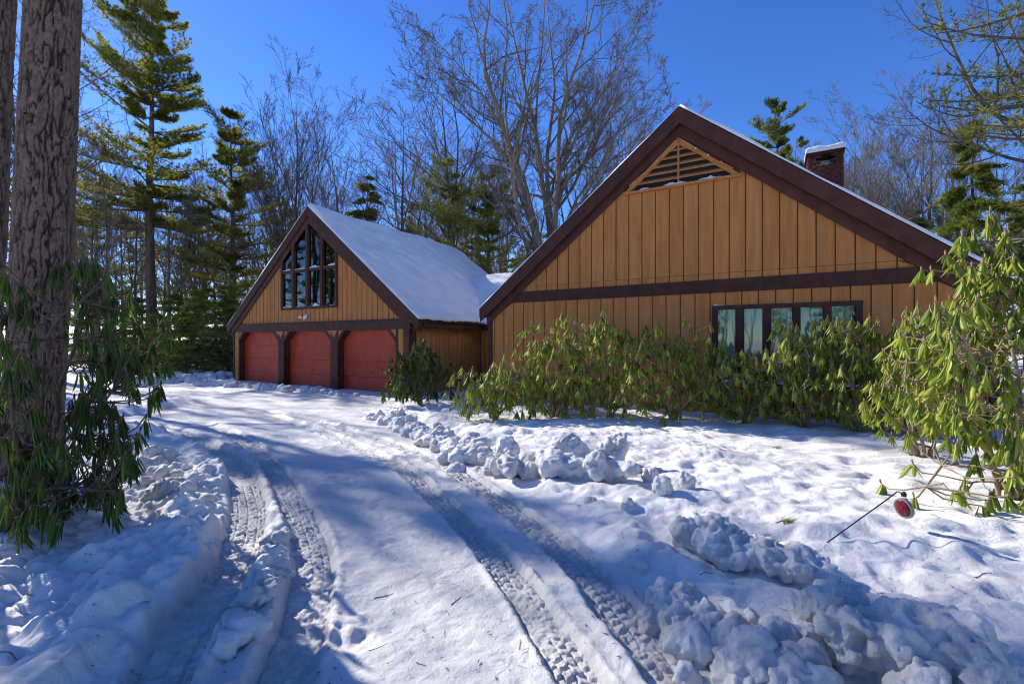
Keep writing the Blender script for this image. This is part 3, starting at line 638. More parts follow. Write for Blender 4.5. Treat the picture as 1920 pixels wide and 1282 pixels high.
# chimney
CU0, CU1, CV0, CV1 = .73, 1.55, 15.0, 15.85
ch = empty('chimney', (0, 0, 0)); ch.parent = deck
G.box('core', M['mortar'], CU0 + .012, CU1 - .012, CV0 + .012, CV1 - .012, 3.6, 6.50, ch)
g = Geo(); bz = 4.0; row = 0
BV = np.array([[0, 0, 0], [1, 0, 0], [1, 1, 0], [0, 1, 0], [0, 0, 1], [1, 0, 1], [1, 1, 1], [0, 1, 1]], float); BF = np.array([[0, 3, 2, 1], [4, 5, 6, 7], [0, 1, 5, 4], [1, 2, 6, 5], [2, 3, 7, 6], [3, 0, 4, 7]])
def addbox(g, lo, hi): g.add(BV * (np.array(hi) - np.array(lo)) + np.array(lo) - np.array([G.u0, G.v0, 0]), BF)
while bz < 6.80:
    top = bz > 6.50
    for face in range(4):
        L0, L1 = (CU0, CU1) if face % 2 == 0 else (CV0, CV1)
        p = L0 + (-.10 if row % 2 else 0)
        while p < L1 - .01:
            a, b = max(p, L0), min(p + .2, L1); p += .21
            if b - a < .03: continue
            if top and face in (0, 2) and not (a < L0 + .13 or b > L1 - .13): continue
            jt = random.uniform(-.003, .003)
            if face == 0: addbox(g, (a, CV0 + jt, bz), (b, CV0 + .1, bz + .06))
            if face == 2: addbox(g, (a, CV1 - .1, bz), (b, CV1 + jt, bz + .06))
            if face == 1: addbox(g, (CU1 - .1, a, bz + .001), (CU1 + jt, b, bz + .059))
            if face == 3: addbox(g, (CU0 + jt, a, bz + .001), (CU0 + .1, b, bz + .059))
    bz += .0705; row += 1
o = link('bricks', g.mesh('bricks'), M['brick'], ch); o['kind'] = 'stuff'
G.box('cap', M['brick'], CU0 - .03, CU1 + .03, CV0 - .03, CV1 + .03, bz, bz + .075, ch)
G.box('flue_tile', M['stone_cap'], CU0 + .2, CU1 - .2, CV0 + .2, CV1 - .2, 6.50, 6.70, ch)
G.snow('cap_snow', [(CU0 - .04, CV0 - .04, bz + .075), (CU1 + .04, CV0 - .04, bz + .075), (CU1 + .04, CV1 + .04, bz + .075), (CU0 - .04, CV1 + .04, bz + .075)], .17, 24, 24, 221, ch)
sill_snow(G, CU0 + .16, CU1 - .2, CV0 + .005, CV0 + .09, 6.505, ch, 14, .05)
# ---- garage
A = House('garage', -15.15, 10.94, 'tan gabled garage with three red overhead doors and peaked window', 'garage')
gU, gP, gV = -15.13, .80, 10.86
gL, gR, gB = -20.60, -9.70, 19.85
gw0, gw1 = -20.24, -10.18
rg = gable(gU, 6.77, gP)
fzb = gable(gU, 6.13, gP)
A.prism('wall', M['groove'], [(gw0 + .02, 2.10), (gw1 - .02, 2.10), (gw1 - .02, 2.45), (-13.58, fzb(-13.58) + .12), (-13.58, 2.94), (-16.86, 2.94), (-16.86, fzb(-16.86) + .12), (gw0 + .02, 2.45)], 10.965, 11.10)
boards(A, -19.9, -10.35, .25, 2.46, lambda u: min(fzb(u) + .06, 9), 10.94, 10.964, phase=.05, skip=[(-16.86, -13.58, 2.94, 20)], gap=.032)
A.box('door_beam', M['trim'], gw0 - .03, gw1 + .02, 10.895, 11.0, 2.12, 2.42)
A.box('beam_ledge', M['trim'], gw0 + .2, gw1 - .2, 10.87, 10.94, 2.421, 2.45)
posts = [(-20.24, -19.90, True), (-17.05, -16.69, False), (-13.93, -13.55, False), (-10.72, -10.18, True)]
A.box('door_post', M['trim'], -20.26, -20.17, 10.90, 11.3, -.2, 2.119); A.box('siding_board', M['siding'], -20.169, -19.90, 10.93, 11.25, -.2, 2.119)
A.box('door_post', M['trim'], -17.05, -16.69, 10.90, 11.25, -.2, 2.119); A.box('door_post', M['trim'], -13.93, -13.55, 10.90, 11.25, -.2, 2.119)
A.box('door_post', M['trim'], -10.75, -10.64, 10.92, 11.25, -.2, 2.119); A.box('siding_board', M['siding'], -10.639, -10.40, 10.93, 11.25, -.2, 2.119)
A.box('corner_board', M['trim'], -10.399, -10.16, 10.90, 11.12, -.2, 2.119)
A.box('door_post', M['trim'], -19.899, -19.84, 10.94, 11.24, -.2, 2.119)
opens = [(-19.84, -17.05), (-16.69, -13.93), (-13.55, -10.75)]
for (a, b) in opens:                                             # chamfered upper corners
    for sgn, e in ((1, a), (-1, b)):
        A.prism('brace', M['trim'], [(e - sgn * .02, 2.119), (e + sgn * .40, 2.119), (e + sgn * .30, 2.119), (e - sgn * .02, 1.72), (e - sgn * .02, 1.82)][::1] if False else [(e, 1.70), (e, 1.84), (e + sgn * .26, 2.118), (e + sgn * .40, 2.118)], 10.905, 11.24)
        A.prism('brace_infill', M['siding'], [(e, 1.845), (e, 2.117), (e + sgn * .255, 2.117)], 10.93, 11.2)
for c in (-16.87, -13.74):                                       # tan wedges over the posts
    A.prism('brace_wedge', M['siding'], [(c - .19, 2.117), (c + .19, 2.117), (c, 1.86)], 10.885, 10.899)
for i, (a, b) in enumerate(opens):
    d = empty('garage_door', (0, 0, 0)); d.parent = A.root
    for k in range(4):
        z0 = -.06 + k * .545
        A.box('panel', M['door_red'], a + .002, b - .002, 11.18, 11.215, z0, z0 + .535, d)
        A.box('panel_lip', M['door_red'], a + .002, b - .002, 11.174, 11.179, z0 + .505, z0 + .533, d)
    A.box('backing', M['door_red'], a + .002, b - .002, 11.222, 11.24, -.06, 2.117, d)
    A.box('handle', M['black_metal'], (a + b) / 2 - .06, (a + b) / 2 + .06, 11.15, 11.179, .62, .645, d)
# gable window
gwn = empty('window', (0, 0, 0)); gwn.parent = A.root
cols = [-16.86, -16.10, -15.26, -14.42, -13.58]; T0, T1 = 4.36, 4.46; wtop = gable(gU, 6.02, gP)
fw = .085
A.box('frame', M['trim'], cols[0] - .0, cols[-1] + .0, 10.885, 11.0, 2.94, 3.03, gwn)
A.box('transom', M['trim'], cols[0] + .051, cols[-1] - .051, 10.89, 11.0, T0, T1, gwn)
for k, c in enumerate(cols):
    w = .05 if k in (0, 4) else .065; a, b = (c, c + .09) if k == 0 else (c - .09, c) if k == 4 else (c - w, c + w)
    poly = [(a, 3.031), (b, 3.031), (b, wtop(b) + .12), (a, wtop(a) + .12)]
    if a < gU < b: poly.insert(3, (gU, wtop(gU) + .12))
    A.prism('mullion' if 0 < k < 4 else 'frame', M['trim'], poly, 10.875, 10.999, gwn)
for k in range(4):
    a, b = cols[k] + .06, cols[k + 1] - .06
    p = A.box('pane', M['glass'], a, b, 10.955, 10.961, 3.02, T0 + .02, gwn)
    A.box('sash', M['trim'], a, a + .05, 10.93, 10.954, 3.035, T0 - .002, p); A.box('sash', M['trim'], b - .05, b, 10.93, 10.954, 3.035, T0 - .002, p)
    A.prism('pane', M['glass'], [(a, T1 - .02), (b, T1 - .02), (b, wtop(b) + .04), (a, wtop(a) + .04)], 10.956, 10.962, gwn)
    sill_snow(A, a + .05, b - .04, 10.89, 10.95, 3.031, gwn, 31 + k, .09, .03); sill_snow(A, a + .04, b - .03, 10.895, 10.95, T1 + .002, gwn, 41 + k, .07, .03)
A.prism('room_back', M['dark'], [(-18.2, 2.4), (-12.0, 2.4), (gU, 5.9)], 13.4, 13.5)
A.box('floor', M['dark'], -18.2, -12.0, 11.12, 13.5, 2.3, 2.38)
fzt = gable(gU, 6.55, gP)
for (ua, ub) in ((gw0 - .1, gU), (gU, gw1 + .1)): rake(A, 'rake_frieze', fzt, fzb, ua, ub, 10.872, 10.893)
ft2, fb2 = gable(gU, 6.76, gP), gable(gU, 6.40, gP)
for (ua, ub) in ((gL, gU), (gU, gR)): rake(A, 'rake_fascia', ft2, fb2, ua, ub, gV - .035, gV)
zg = rg(gR)
gdeck = A.prism('roof', M['shingle'], [(gL, rg(gL)), (gU, 6.77), (gR, zg), (gR, zg - .14), (gU, 6.63), (gL, rg(gL) - .14)], gV + .002, gB)
A.snow('roof_snow', [(gR, gB, zg), (gR, gV - .04, zg), (gU, gV - .04, 6.77), (gU, gB, 6.77)], .11, 120, 100, 231, gdeck, .05, .08)
A.snow('roof_snow', [(gL, gV - .04, rg(gL)), (gL, gB, rg(gL)), (gU, gB, 6.77), (gU, gV - .04, 6.77)], .05, 40, 40, 232, gdeck)
for k in range(18):
    pass
boards_v = [(10.96 + i * .25, 10.96 + (i + 1) * .25 - .03) for i in range(16)]
for a, b in boards_v: A.box('siding_board', M['siding'], gw1 - .004, gw1 + .02, max(a, 11.125), b, -.2, 2.24)
A.box('wall', M['groove'], gw1 - .15, gw1 - .006, 11.13, gB, -.3, 2.4)
A.box('wall', M['siding'], gw0 + .03, gw0 + .18, 11.32, gB, -.3, 2.4)
A.prism('wall', M['siding'], [(gw0, -.3), (gw1, -.3), (gw1, 2.4), (gU, 6.3), (gw0, 2.4)], gB - .2, gB - .05)
A.box('eave_fascia', M['trim'], gR - .03, gR - .002, gV + .01, gB, zg - .26, zg - .03, gdeck)
A.box('eave_soffit', M['trim'], gw1 - .1, gR - .031, gV + .02, gB, zg - .26, zg - .24, gdeck)
# half-round gutter and elbow
th = np.linspace(math.pi, 2 * math.pi, 9); gt = Geo(); ring = np.stack([.055 * np.cos(th), .055 * np.sin(th)], 1)
V = np.concatenate([np.stack([gR + .055 + ring[:, 0] - A.u0, np.full(9, v - A.v0), zg - .05 + ring[:, 1]], 1) for v in (gV + .12, 15.6)])
i = np.arange(8); gt.add(V, np.stack([i, i + 1, i + 10, i + 9], 1)); link('gutter', gt.mesh('gutter', True), M['trim'], gdeck)
V, Qd = tubes([[(gR + .055 - A.u0, gV + .22 - A.v0, zg - .09), (gR + .05 - A.u0, gV + .22 - A.v0, zg - .20), (gR - .1 - A.u0, gV + .25 - A.v0, zg - .30), (gw1 + .07 - A.u0, gV + .28 - A.v0, zg - .38), (gw1 + .07 - A.u0, gV + .30 - A.v0, -.1)]], [[.035] * 5], 8)
g = Geo(); g.add(V, Qd); link('downspout', g.mesh('downspout', True), M['trim'], A.root)
# twin floodlight over the doors
fl = empty('flood_light', (0, 0, 0)); fl.parent = A.root
A.box('mount', M['metal_white'], -15.49, -15.37, 10.90, 10.939, 2.54, 2.66, fl)
for s_, u in ((-1, -15.56), (1, -15.30)):
    pr = np.array([(0, .02), (.035, .03), (.09, .055), (.13, .075), (.135, .065), (.12, .0)]); a = np.arange(12) / 12 * 2 * np.pi
    V = np.concatenate([np.stack([np.cos(a) * r, np.full(12, -d), np.sin(a) * r], 1) for d, r in pr]); 
    rt = np.array(Matrix.Rotation(s_ * .5, 3, 'Z') @ Matrix.Rotation(-.45, 3, 'X')); V = V @ rt.T + np.array([u - A.u0, 10.92 - A.v0, 2.60])
    g = Geo(); k = np.arange(12); [g.add(V if j == 0 else np.zeros((0, 3)), np.stack([j * 12 + k, j * 12 + (k + 1) % 12, j * 12 + 12 + (k + 1) % 12, j * 12 + 12 + k], 1) - (0 if j == 0 else g.n)) for j in range(5)]
    link('lamp_head', g.mesh('lamp_head', True), M['lamp_glass'], fl)
# ---- link between garage and house
K = House('connector', -8.4, 14.9, 'low snow roofed connector building between the garage and the house', 'building')
K.box('wall', M['siding'], -10.1, -6.95, 14.9, 15.05, -.3, 2.35)
K.box('door', M['trim'], -8.9, -7.95, 14.86, 14.899, .02, 2.05)
kr = K.prism_u('roof', M['shingle'], [(14.45, 2.35), (17.5, 4.70), (20.5, 2.35), (20.5, 2.22), (17.5, 4.56), (14.45, 2.22)], -12.6, -6.0)
K.snow('roof_snow', [(-13.2, 14.42, 2.35), (-4.0, 14.42, 2.35), (-4.0, 17.5, 4.70), (-13.2, 17.5, 4.70)], .11, 80, 40, 241, kr, .03, .05)
K.box('eave_fascia', M['trim'], -9.6, -6.95, 14.42, 14.449, 2.12, 2.34, kr)
# ------------------------------------------------------------------ trees
def unit(a): return a / (np.linalg.norm(a, axis=-1, keepdims=True) + 1e-9)
def interp_poly(P, R, t):
    """P (B,N,3), t (B,k) in 0..1 -> pos, tangent, radius"""
    B, n, _ = P.shape; f = t * (n - 1); i = np.clip(f.astype(int), 0, n - 2); w = (f - i)[..., None]
    b = np.arange(B)[:, None]; p = P[b, i] * (1 - w) + P[b, i + 1] * w; tan = unit(P[b, i + 1] - P[b, i]); r = R[b, i] * (1 - w[..., 0]) + R[b, i + 1] * w[..., 0]
    return p, tan, r
def grow(rng, P, R, k, t0, t1, ang, lens, n, up=.15, wander=.12, rr=.6, rtip=.004, rmax=9, flat=0.0, curl=0.0):
    B = len(P); t = t0 + (t1 - t0) * (np.arange(k)[None] + rng.random((B, k))) / k
    p, tan, r = interp_poly(P, R, t); p = p.reshape(-1, 3); tan = tan.reshape(-1, 3); r = r.reshape(-1); tt = t.reshape(-1)
    plen = np.linalg.norm(np.diff(P, axis=1), axis=2).sum(1).repeat(k)
    rv = unit(rng.normal(size=p.shape)); rv[:, 2] *= (1 - flat); perp = unit(rv - (rv * tan).sum(1, keepdims=True) * tan)
    a = np.radians(rng.uniform(*ang, len(p)))[:, None]; d = unit(np.cos(a) * tan + np.sin(a) * perp)
    L = plen * rng.uniform(*lens, len(p)) * (1.15 - .6 * tt)
    r0 = np.minimum(np.minimum(rr * r, rmax), .02 * L + .004); step = (L / (n - 1))[:, None]
    pts = [p]
    for i in range(n - 1):
        d = unit(d + np.array([0, 0, 1.]) * (up + curl * i) / n * 2 + rng.normal(0, wander, d.shape)); pts.append(pts[-1] + d * step)
    Pn = np.stack(pts, 1); Rn = np.maximum(r0[:, None] * np.linspace(1, .3, n)[None] ** 1.1, rtip * np.linspace(1, .6, n)[None])
    return Pn, Rn
def resample(pts, n):
    P = np.array(pts, float); L = np.concatenate([[0], np.cumsum(np.linalg.norm(np.diff(P, axis=0), axis=1))])
    s = np.linspace(0, L[-1], n); return np.stack([np.interp(s, L, P[:, i]) for i in range(3)], 1)
def bare_meshes(name, stems, seed, ks=(11, 7, 6, 3), tip=.006, up=.25, lens=((.30, .55), (.30, .55), (.30, .6), (.4, .8)), ang=(25, 55), t0=.3, wander=.10, curl=0.0, flat=0.0, sides=(6, 4, 3, 3), tside=9):
    """stems: list of (polyline, r0, r1)"""
    rng = np.random.default_rng(seed); n0 = 14
    P = np.stack([resample(s[0], n0) for s in stems]); P[:, 2:] += np.cumsum(rng.normal(0, .035, P[:, 2:].shape), 1)
    R = np.stack([s[1] + (s[2] - s[1]) * np.linspace(0, 1, n0) ** .9 for s in stems])
    trunk = Geo(); trunk.add(*tubes(P, R, tside)); crown = Geo(); ns = (8, 6, 4, 3)
    for lv, k in enumerate(ks):
        P, R = grow(rng, P, R, k, t0 if lv == 0 else .2, 1.0, ang, lens[lv], ns[lv], up * (1 if lv < 2 else .6), wander * (1 + .3 * lv), .62, tip, .14, flat, curl)
        crown.add(*tubes(P, R, sides[lv]))
    return trunk.mesh(name + '_trunk', True), crown.mesh(name + '_crown', True)
def fan(rng, H, n, spread, r0, fork=.12, lean=(0, 0)):
    out = []
    for i in range(n):
        a = rng.uniform(0, 6.28) if n > 1 else 0; sp = spread * math.sqrt((i + .5) / n); h = H * rng.uniform(.8, 1.0) * (1 - .18 * sp / (spread + .01))
        z0 = 0 if i == 0 else H * fork * rng.uniform(.5, 1.5)
        pts = [(0, 0, -.3)] + ([(lean[0] * z0 / H, lean[1] * z0 / H, z0)] if z0 else []) + [(lean[0] * q + sp * math.cos(a) * q ** 1.25, lean[1] * q + sp * math.sin(a) * q ** 1.25, z0 + (h - z0) * q) for q in (.2, .4, .6, .8, 1)]
        out.append((pts, r0 * (1 if i == 0 else .55), .012))
    return out

def needles_at(g, rng, pos, axis_, n, ln, wd, tint, spread=.85, upb=.25):
    m = len(pos); p = np.repeat(pos, n, 0); ax = np.repeat(axis_, n, 0)
    d = unit(ax * .75 + unit(rng.normal(size=p.shape)) * spread + np.array([0, 0, upb])); s = unit(np.cross(d, rng.normal(size=p.shape)))
    L = (ln * rng.uniform(.7, 1.15, len(p)))[:, None]; w = wd * rng.uniform(.7, 1.2, len(p))[:, None]
    V = np.stack([p - s * w * .5 + d * L * .12, p + s * w * .5 + d * L * .12, p + d * L], 1).reshape(-1, 3)
    T = np.clip(np.repeat(tint, n) + rng.normal(0, .08, len(p)), 0, 1)
    g.add(V, np.arange(len(V)).reshape(-1, 3), tint=np.repeat(T, 3))
def conifer_meshes(name, seed, H, crown0, Lmax, nb, nlet=14, ntuft=4, nneedle=7, ln=.16, wd=.02, rise=.35, tipup=.35, droop=0.0, r0=.26, profile='pine', gap=.0, side=None, bl=.30, bare_low=0, upb=.25):
    rng = np.random.default_rng(seed); n0 = 12
    z = np.linspace(-.3, H, n0); tr = np.stack([np.cumsum(rng.normal(0, .05, n0)), np.cumsum(rng.normal(0, .05, n0)), z], 1); tr[0, :2] = tr[1, :2] = 0
    R = r0 * (1 - .93 * np.linspace(0, 1, n0) ** 1.15); trunk = Geo(); trunk.add(*tubes(tr[None], R[None], 10)); g = Geo()
    t = crown0 + (1 - crown0) * np.sort(rng.random(nb)) ** .9; q = (t - crown0) / (1 - crown0)
    whorl = np.round(t * H / .75) * .75 / H; t = np.where(rng.random(nb) < .7, np.clip(whorl, crown0, .995), t); q = np.clip((t - crown0) / (1 - crown0), 0, 1)
    if profile == 'pine': prof = np.clip(1 - q, 0, 1) ** .36 * .90 * (.7 + .3 * np.minimum(1, q * 3 + .3)) + .12
    else: prof = (1 - q) ** .85 * .95 + .05
    az = rng.uniform(0, 6.28, nb)
    L = Lmax * prof * rng.uniform(.55, 1.15, nb)
    if gap: L *= np.where(noise2(az * 1.3, t * H * .55, seed) < -gap, .35, 1)
    if side is not None: L *= 1 + side[1] * np.cos(az - side[0])
    p0, _, rt = interp_poly(tr[None], R[None], ((t * H + .3) / (H + .3))[None]); p0 = p0[0]
    n = 8; d = np.stack([np.cos(az), np.sin(az), rise * (.3 + 1.4 * q) + rng.normal(0, .1, nb)], 1); d = unit(d); pts = [p0]
    for i in range(n - 1):
        f = i / (n - 2); d = unit(d + np.stack([rng.normal(0, .06, nb), rng.normal(0, .06, nb), np.full(nb, -droop * (1 - f) * .5 + tipup * (f - .35) * .4)], 1)); pts.append(pts[-1] + d * (L / (n - 1))[:, None])
    P = np.stack(pts, 1); RB = (np.clip(.012 * L + .008, .008, .07))[:, None] * np.linspace(1, .3, n)[None]
    trunk.add(*tubes(P, RB, 4))
    if bare_low:
        zb_ = rng.uniform(.12, crown0 + .1, bare_low) * H; a2 = rng.uniform(0, 6.28, bare_low); l2 = rng.uniform(.3, .8, bare_low) * Lmax * .6
        pb = np.stack([np.stack([np.cos(a2) * l2 * f, np.sin(a2) * l2 * f, zb_ + l2 * (.05 * f - .25 * f * f)], 1) for f in np.linspace(0, 1, 5)], 1)
        trunk.add(*tubes(pb, np.repeat(np.linspace(.022, .008, 5)[None], bare_low, 0), 3))
    k = nlet; tt = .22 + .78 * (np.arange(k)[None] + rng.random((nb, k))) / k; pp, tan, _ = interp_poly(P, RB, tt)
    sd = np.where(np.arange(k) % 2 == 0, 1, -1)[None, :, None] * unit(np.cross(tan, np.array([0, 0, 1.]))); ca = rng.uniform(.45, .95, (nb, k, 1))
    bd = unit(tan * np.cos(ca) + sd * np.sin(ca) + rng.normal(0, .12, tan.shape) + np.array([0, 0, .10 if profile == 'pine' else -.12]))
    bL = (L[:, None] * bl * (1.15 - .75 * tt) + .16) * rng.uniform(.6, 1.2, tt.shape)
    BP = np.stack([pp + bd * (bL[..., None] * f) + np.array([0, 0, 1.]) * ((tipup * .25 * f * f if profile == 'pine' else -.10 * f * f) * bL[..., None]) for f in (0, .5, 1)], 2).reshape(-1, 3, 3)
    trunk.add(*tubes(BP, np.repeat(np.array([[.008, .006, .004]]), len(BP), 0), 3))
    bt = np.repeat(np.clip(rng.normal(.45, .20, nb), 0, 1), k)
    fs = (np.arange(ntuft) + .6) / ntuft
    for f in fs:
        f = f * rng.uniform(.85, 1.1, len(BP)); f = np.clip(f, 0, 1)[:, None]
        a = BP[:, 0] * (1 - f) ** 2 + BP[:, 1] * 2 * f * (1 - f) + BP[:, 2] * f ** 2
        needles_at(g, rng, a + rng.normal(0, .02, a.shape), unit(BP[:, 2] - BP[:, 0]), nneedle, ln, wd, np.clip(bt + rng.normal(0, .12, len(a)), 0, 1), upb=upb)
    return trunk.mesh(name + '_trunk', True), g.mesh(name + '_crown')
def place_tree(name, meshes, mats, loc, rz, sc, label, cat, group=None):
    e = empty(name, loc, rz); e.scale = sc if hasattr(sc, '__len__') else (sc, sc, sc); tag(e, label, cat, group)
    for nm, me, mt in (('trunk', meshes[0], mats[0]), ('crown', meshes[1], mats[1])):
        o = link(nm, me, mt, e)
        if me.materials[0] != mt: o.material_slots[0].link = 'OBJECT'; o.material_slots[0].material = mt
    return e
def gloc(px, d): x = (px - CX) / F_PX * d; return (x, d, gz(x, d) - .05)
def hgt(py, d): return CAM_H + (CY - py) / F_PX * d

PINE_A = conifer_meshes('pine_a', 401, 20.5, .37, 4.2, 140, 17, 5, 10, .24, .042, .42, .6, 0, .30, gap=.25, bare_low=40, bl=.34, side=(2.2, .2))
PINE_B = conifer_meshes('pine_b', 402, 16.0, .20, 3.5, 115, 15, 5, 8, .24, .038, .35, .5, 0, .22, gap=.2, bare_low=30)
PINE_C = conifer_meshes('pine_c', 403, 14.0, .16, 3.2, 80, 14, 4, 7, .24, .032, .30, .5, 0, .18, gap=.15, bare_low=20)
HEM_A = conifer_meshes('hemlock_a', 404, 11.0, .06, 3.1, 130, 16, 4, 7, .18, .042, .15, .1, .35, .15, 'spruce', gap=.3, upb=-.1, bare_low=16)
HEM_S = conifer_meshes('hemlock_s', 405, 4.6, .02, 2.1, 90, 13, 4, 6, .14, .026, .35, -.1, .25, .06, 'spruce', upb=.0)
PM, HM, SM, BM_ = (M['bark_pine'], M['needle']), (M['bark_pine'], M['needle_dark']), (M['bark_pine'], M['needle_pale']), (M['bark_bare'], M['bark_bare'])
g1 = 'pines and hemlocks around the houses'
def conifer(kind, mats, px, top, d, base_h, rz, label, name='pine_tree', wide=1.0):
    loc = gloc(px, d); s = (hgt(top, d) - loc[2]) / base_h; return place_tree(name, kind, mats, loc, rz, (s * wide, s * wide, s), label, 'tree', g1)
conifer(PINE_A, PM, 283, 22, 30, 20.5, 1.1, 'tallest pine tree right of the big foreground trunks')
conifer(PINE_B, PM, 440, 222, 32, 16, 2.3, 'second pine, just left of the garage peak')
conifer(PINE_C, PM, 362, 380, 38, 14, .4, 'shorter pine between the two tall pines on the left')
conifer(PINE_C, PM, 185, 285, 36, 14, 3.9, 'pine showing close beside the edge of foreground trunk')
conifer(HEM_A, SM, 428, 500, 25, 11, .9, 'dark hemlock close behind the left corner of garage', 'hemlock_tree')
conifer(HEM_A, PM, 690, 330, 30, 11, 2.0, 'hemlock rising directly behind the garage roof ridge', 'hemlock_tree', 1.1)
conifer(PINE_C, PM, 770, 385, 33, 14, 2.6, 'half hidden pine behind the middle of garage roof ridge')
conifer(PINE_C, SM, 842, 296, 27, 14, 5.1, 'bushy pine behind the garage, in front of the big bare tree', wide=1.15)
conifer(PINE_B, SM, 922, 330, 29, 16, .2, 'pine over the connector roof, left of the big bare trunk', wide=1.15)
conifer(PINE_C, SM, 610, 430, 40, 14, 1.6, 'low pine behind the garage peak')
conifer(PINE_B, HM, 1450, 203, 40, 16, 4.0, 'lone pine top showing above the right roof slope', wide=.8)
conifer(PINE_C, HM, 1495, 262, 38, 14, 2.7, 'smaller pine top beside the chimney', wide=.8)
conifer(HEM_A, HM, 1828, 225, 19, 11, 3.3, 'hemlock with thin dark trunk beyond the right roof edge', 'hemlock_tree', .95)
conifer(HEM_A, HM, 1720, 395, 27, 11, 1.3, 'low hemlock just above the lower right roof edge', 'hemlock_tree')
conifer(HEM_A, HM, 1925, 330, 24, 11, .3, 'hemlock at the right edge behind the tall rhododendron', 'hemlock_tree')
for i, (px, top, d, lab) in enumerate([(345, 575, 22.5, 'pale green hemlock sapling at the head of the drive'), (392, 548, 23.5, 'taller pale hemlock sapling against the garage corner'), (300, 590, 24, 'small hemlock sapling behind the snow piles'), (240, 575, 25, 'hemlock sapling half hidden by foreground rhododendron'), (425, 585, 26, 'hemlock sapling touching the garage left wall'), (190, 560, 27, 'hemlock sapling beside the big foreground trunk'), (322, 555, 29, 'hemlock sapling deeper in the wood under the tallest pine'), (368, 540, 30, 'highest hemlock sapling in the wood left of garage'), (270, 560, 31, 'hemlock sapling far back under the pines')]):
    conifer(HEM_S, SM, px, top, d, 4.6, i * 1.7, lab, 'hemlock_sapling', 1.2)
# boughs reaching in from the right: a pine just outside the frame
PINE_R = conifer_meshes('pine_r', 406, 16.0, .25, 5.2, 95, 16, 5, 8, .19, .028, .12, .5, .1, .22, gap=.2, side=(math.pi, .25))
place_tree('pine_tree', PINE_R, PM, (gloc(2120, 13)), 0.4, 1.0, 'pine whose green boughs reach in at the right edge', 'tree', g1)
# pines standing left of the frame; their shade falls across the drive
place_tree('pine_tree', PINE_C, PM, (-14.6, 10.6, 0), 1.0, (.36, .36, 1.05), 'pine standing beyond the left edge, shading the near drive', 'tree', g1)
place_tree('pine_tree', PINE_B, PM, (-21.8, 14.4, 0), 2.0, (.5, .5, 1.0), 'farther pine beyond the left edge, shading the near drive', 'tree', g1)
place_tree('pine_tree', PINE_B, HM, (-23.5, 19.7, 0), 4.0, (.40, .40, 1.3), 'slender pine hidden behind the two foreground trunks', 'tree', g1)

# ---- bare broadleaf trees
def px_stem(pts, d, dz, r0, r1):
    n = len(pts); return ([tuple(at(x, y, d + dz * i / (n - 1))) for i, (x, y) in enumerate(pts)], r0, r1)
D = 24.0; ground = (1032, 700)
big = [px_stem([ground, (1028, 560), (1005, 436), (986, 361), (960, 290), (934, 201), (911, 155), (909, 94), (920, 42), (922, -40)], D, -1.5, .36, .02),
       px_stem([ground, (1034, 560), (1033, 422), (1014, 328), (1009, 244), (993, 187), (979, 122), (960, 42), (950, -40)], D, 1.5, .25, .02),
       px_stem([ground, (1036, 560), (1038, 403), (1042, 356), (1047, 216), (1075, 136), (1098, 70), (1112, 0), (1120, -60)], D, -.5, .24, .02),
       px_stem([(1036, 480), (1038, 403), (1040, 356), (1094, 300), (1122, 234), (1178, 178), (1234, 125)], D, 2, .16, .012),
       px_stem([(1000, 420), (981, 328), (916, 262), (850, 206), (803, 169), (785, 130)], D, 1.5, .12, .012),
       px_stem([(990, 375), (953, 262), (892, 164), (836, 103), (790, 55)], D, -2, .12, .012),
       px_stem([(1034, 450), (1025, 300), (1040, 160), (1030, 60), (1020, -30)], D, 3, .15, .014),
       px_stem([(1045, 330), (1100, 215), (1165, 120), (1195, 30)], D, -2.5, .12, .012),
       px_stem([(1040, 470), (1075, 380), (1130, 310), (1190, 262), (1232, 200)], D, 0, .10, .012)]
c0 = np.array([*at(*ground, D)[:2], 0]); big = [([tuple(np.array(p) - c0) for p in s[0]], s[1], s[2]) for s in big]
place_tree('bare_tree', bare_meshes('big_maple', big, 501, (15, 7, 5, 4), .009, .18, t0=.12, lens=((.20, .38), (.30, .5), (.35, .6), (.4, .8)), ang=(25, 60)), BM_, tuple(c0), 0, 1, 'largest bare tree, many stemmed, behind the roof valley', 'tree', 'bare trees')
rng = np.random.default_rng(5)
BARE = [bare_meshes('bare_a', fan(rng, 15, 8, 2.6, .15), 511, (9, 6, 5, 3), .0075, .35, ang=(15, 42), t0=.3),
        bare_meshes('bare_b', fan(rng, 16, 5, 4.2, .20), 512, (11, 6, 5, 3), .0075, .25),
        bare_meshes('bare_c', fan(rng, 13, 1, .4, .13), 513, (16, 6, 5, 2), .007, .25, t0=.35),
        bare_meshes('bare_d', fan(rng, 14, 2, 1.0, .12), 514, (12, 6, 4, 2), .007, .35, t0=.4)]
BH = (15, 16, 13, 14)
def bare(k, px, top, d, rz, label, wide=1.0, group='bare trees'):
    loc = gloc(px, d); s = (hgt(top, d) - loc[2]) / BH[k]; return place_tree('bare_tree', BARE[k], BM_, loc, rz, (s * wide, s * wide, s), label, 'tree', group)
bare(0, 553, 165, 34, .3, 'round topped bare tree above the garage peak')
bare(1, 745, 150, 30, 1.2, 'spreading bare tree behind the middle of the garage roof')
bare(1, 655, 215, 38, 3.0, 'bare tree between the round topped tree and the spreading one')
bare(3, 850, 95, 30, 2.0, 'slim bare tree just left of the big many stemmed tree', 1.5)
bare(0, 1185, 190, 36, 4.0, 'bare tree with fine twigs beside the house gable', 1.2)
bare(1, 1660, 190, 28, 2.2, 'bare tree rising right of the chimney')
bare(0, 1750, 175, 33, 5.0, 'upright bare tree over the right roof slope', 1.2)
bare(1, 1870, 200, 30, .5, 'bare tree behind the hemlock at the right')
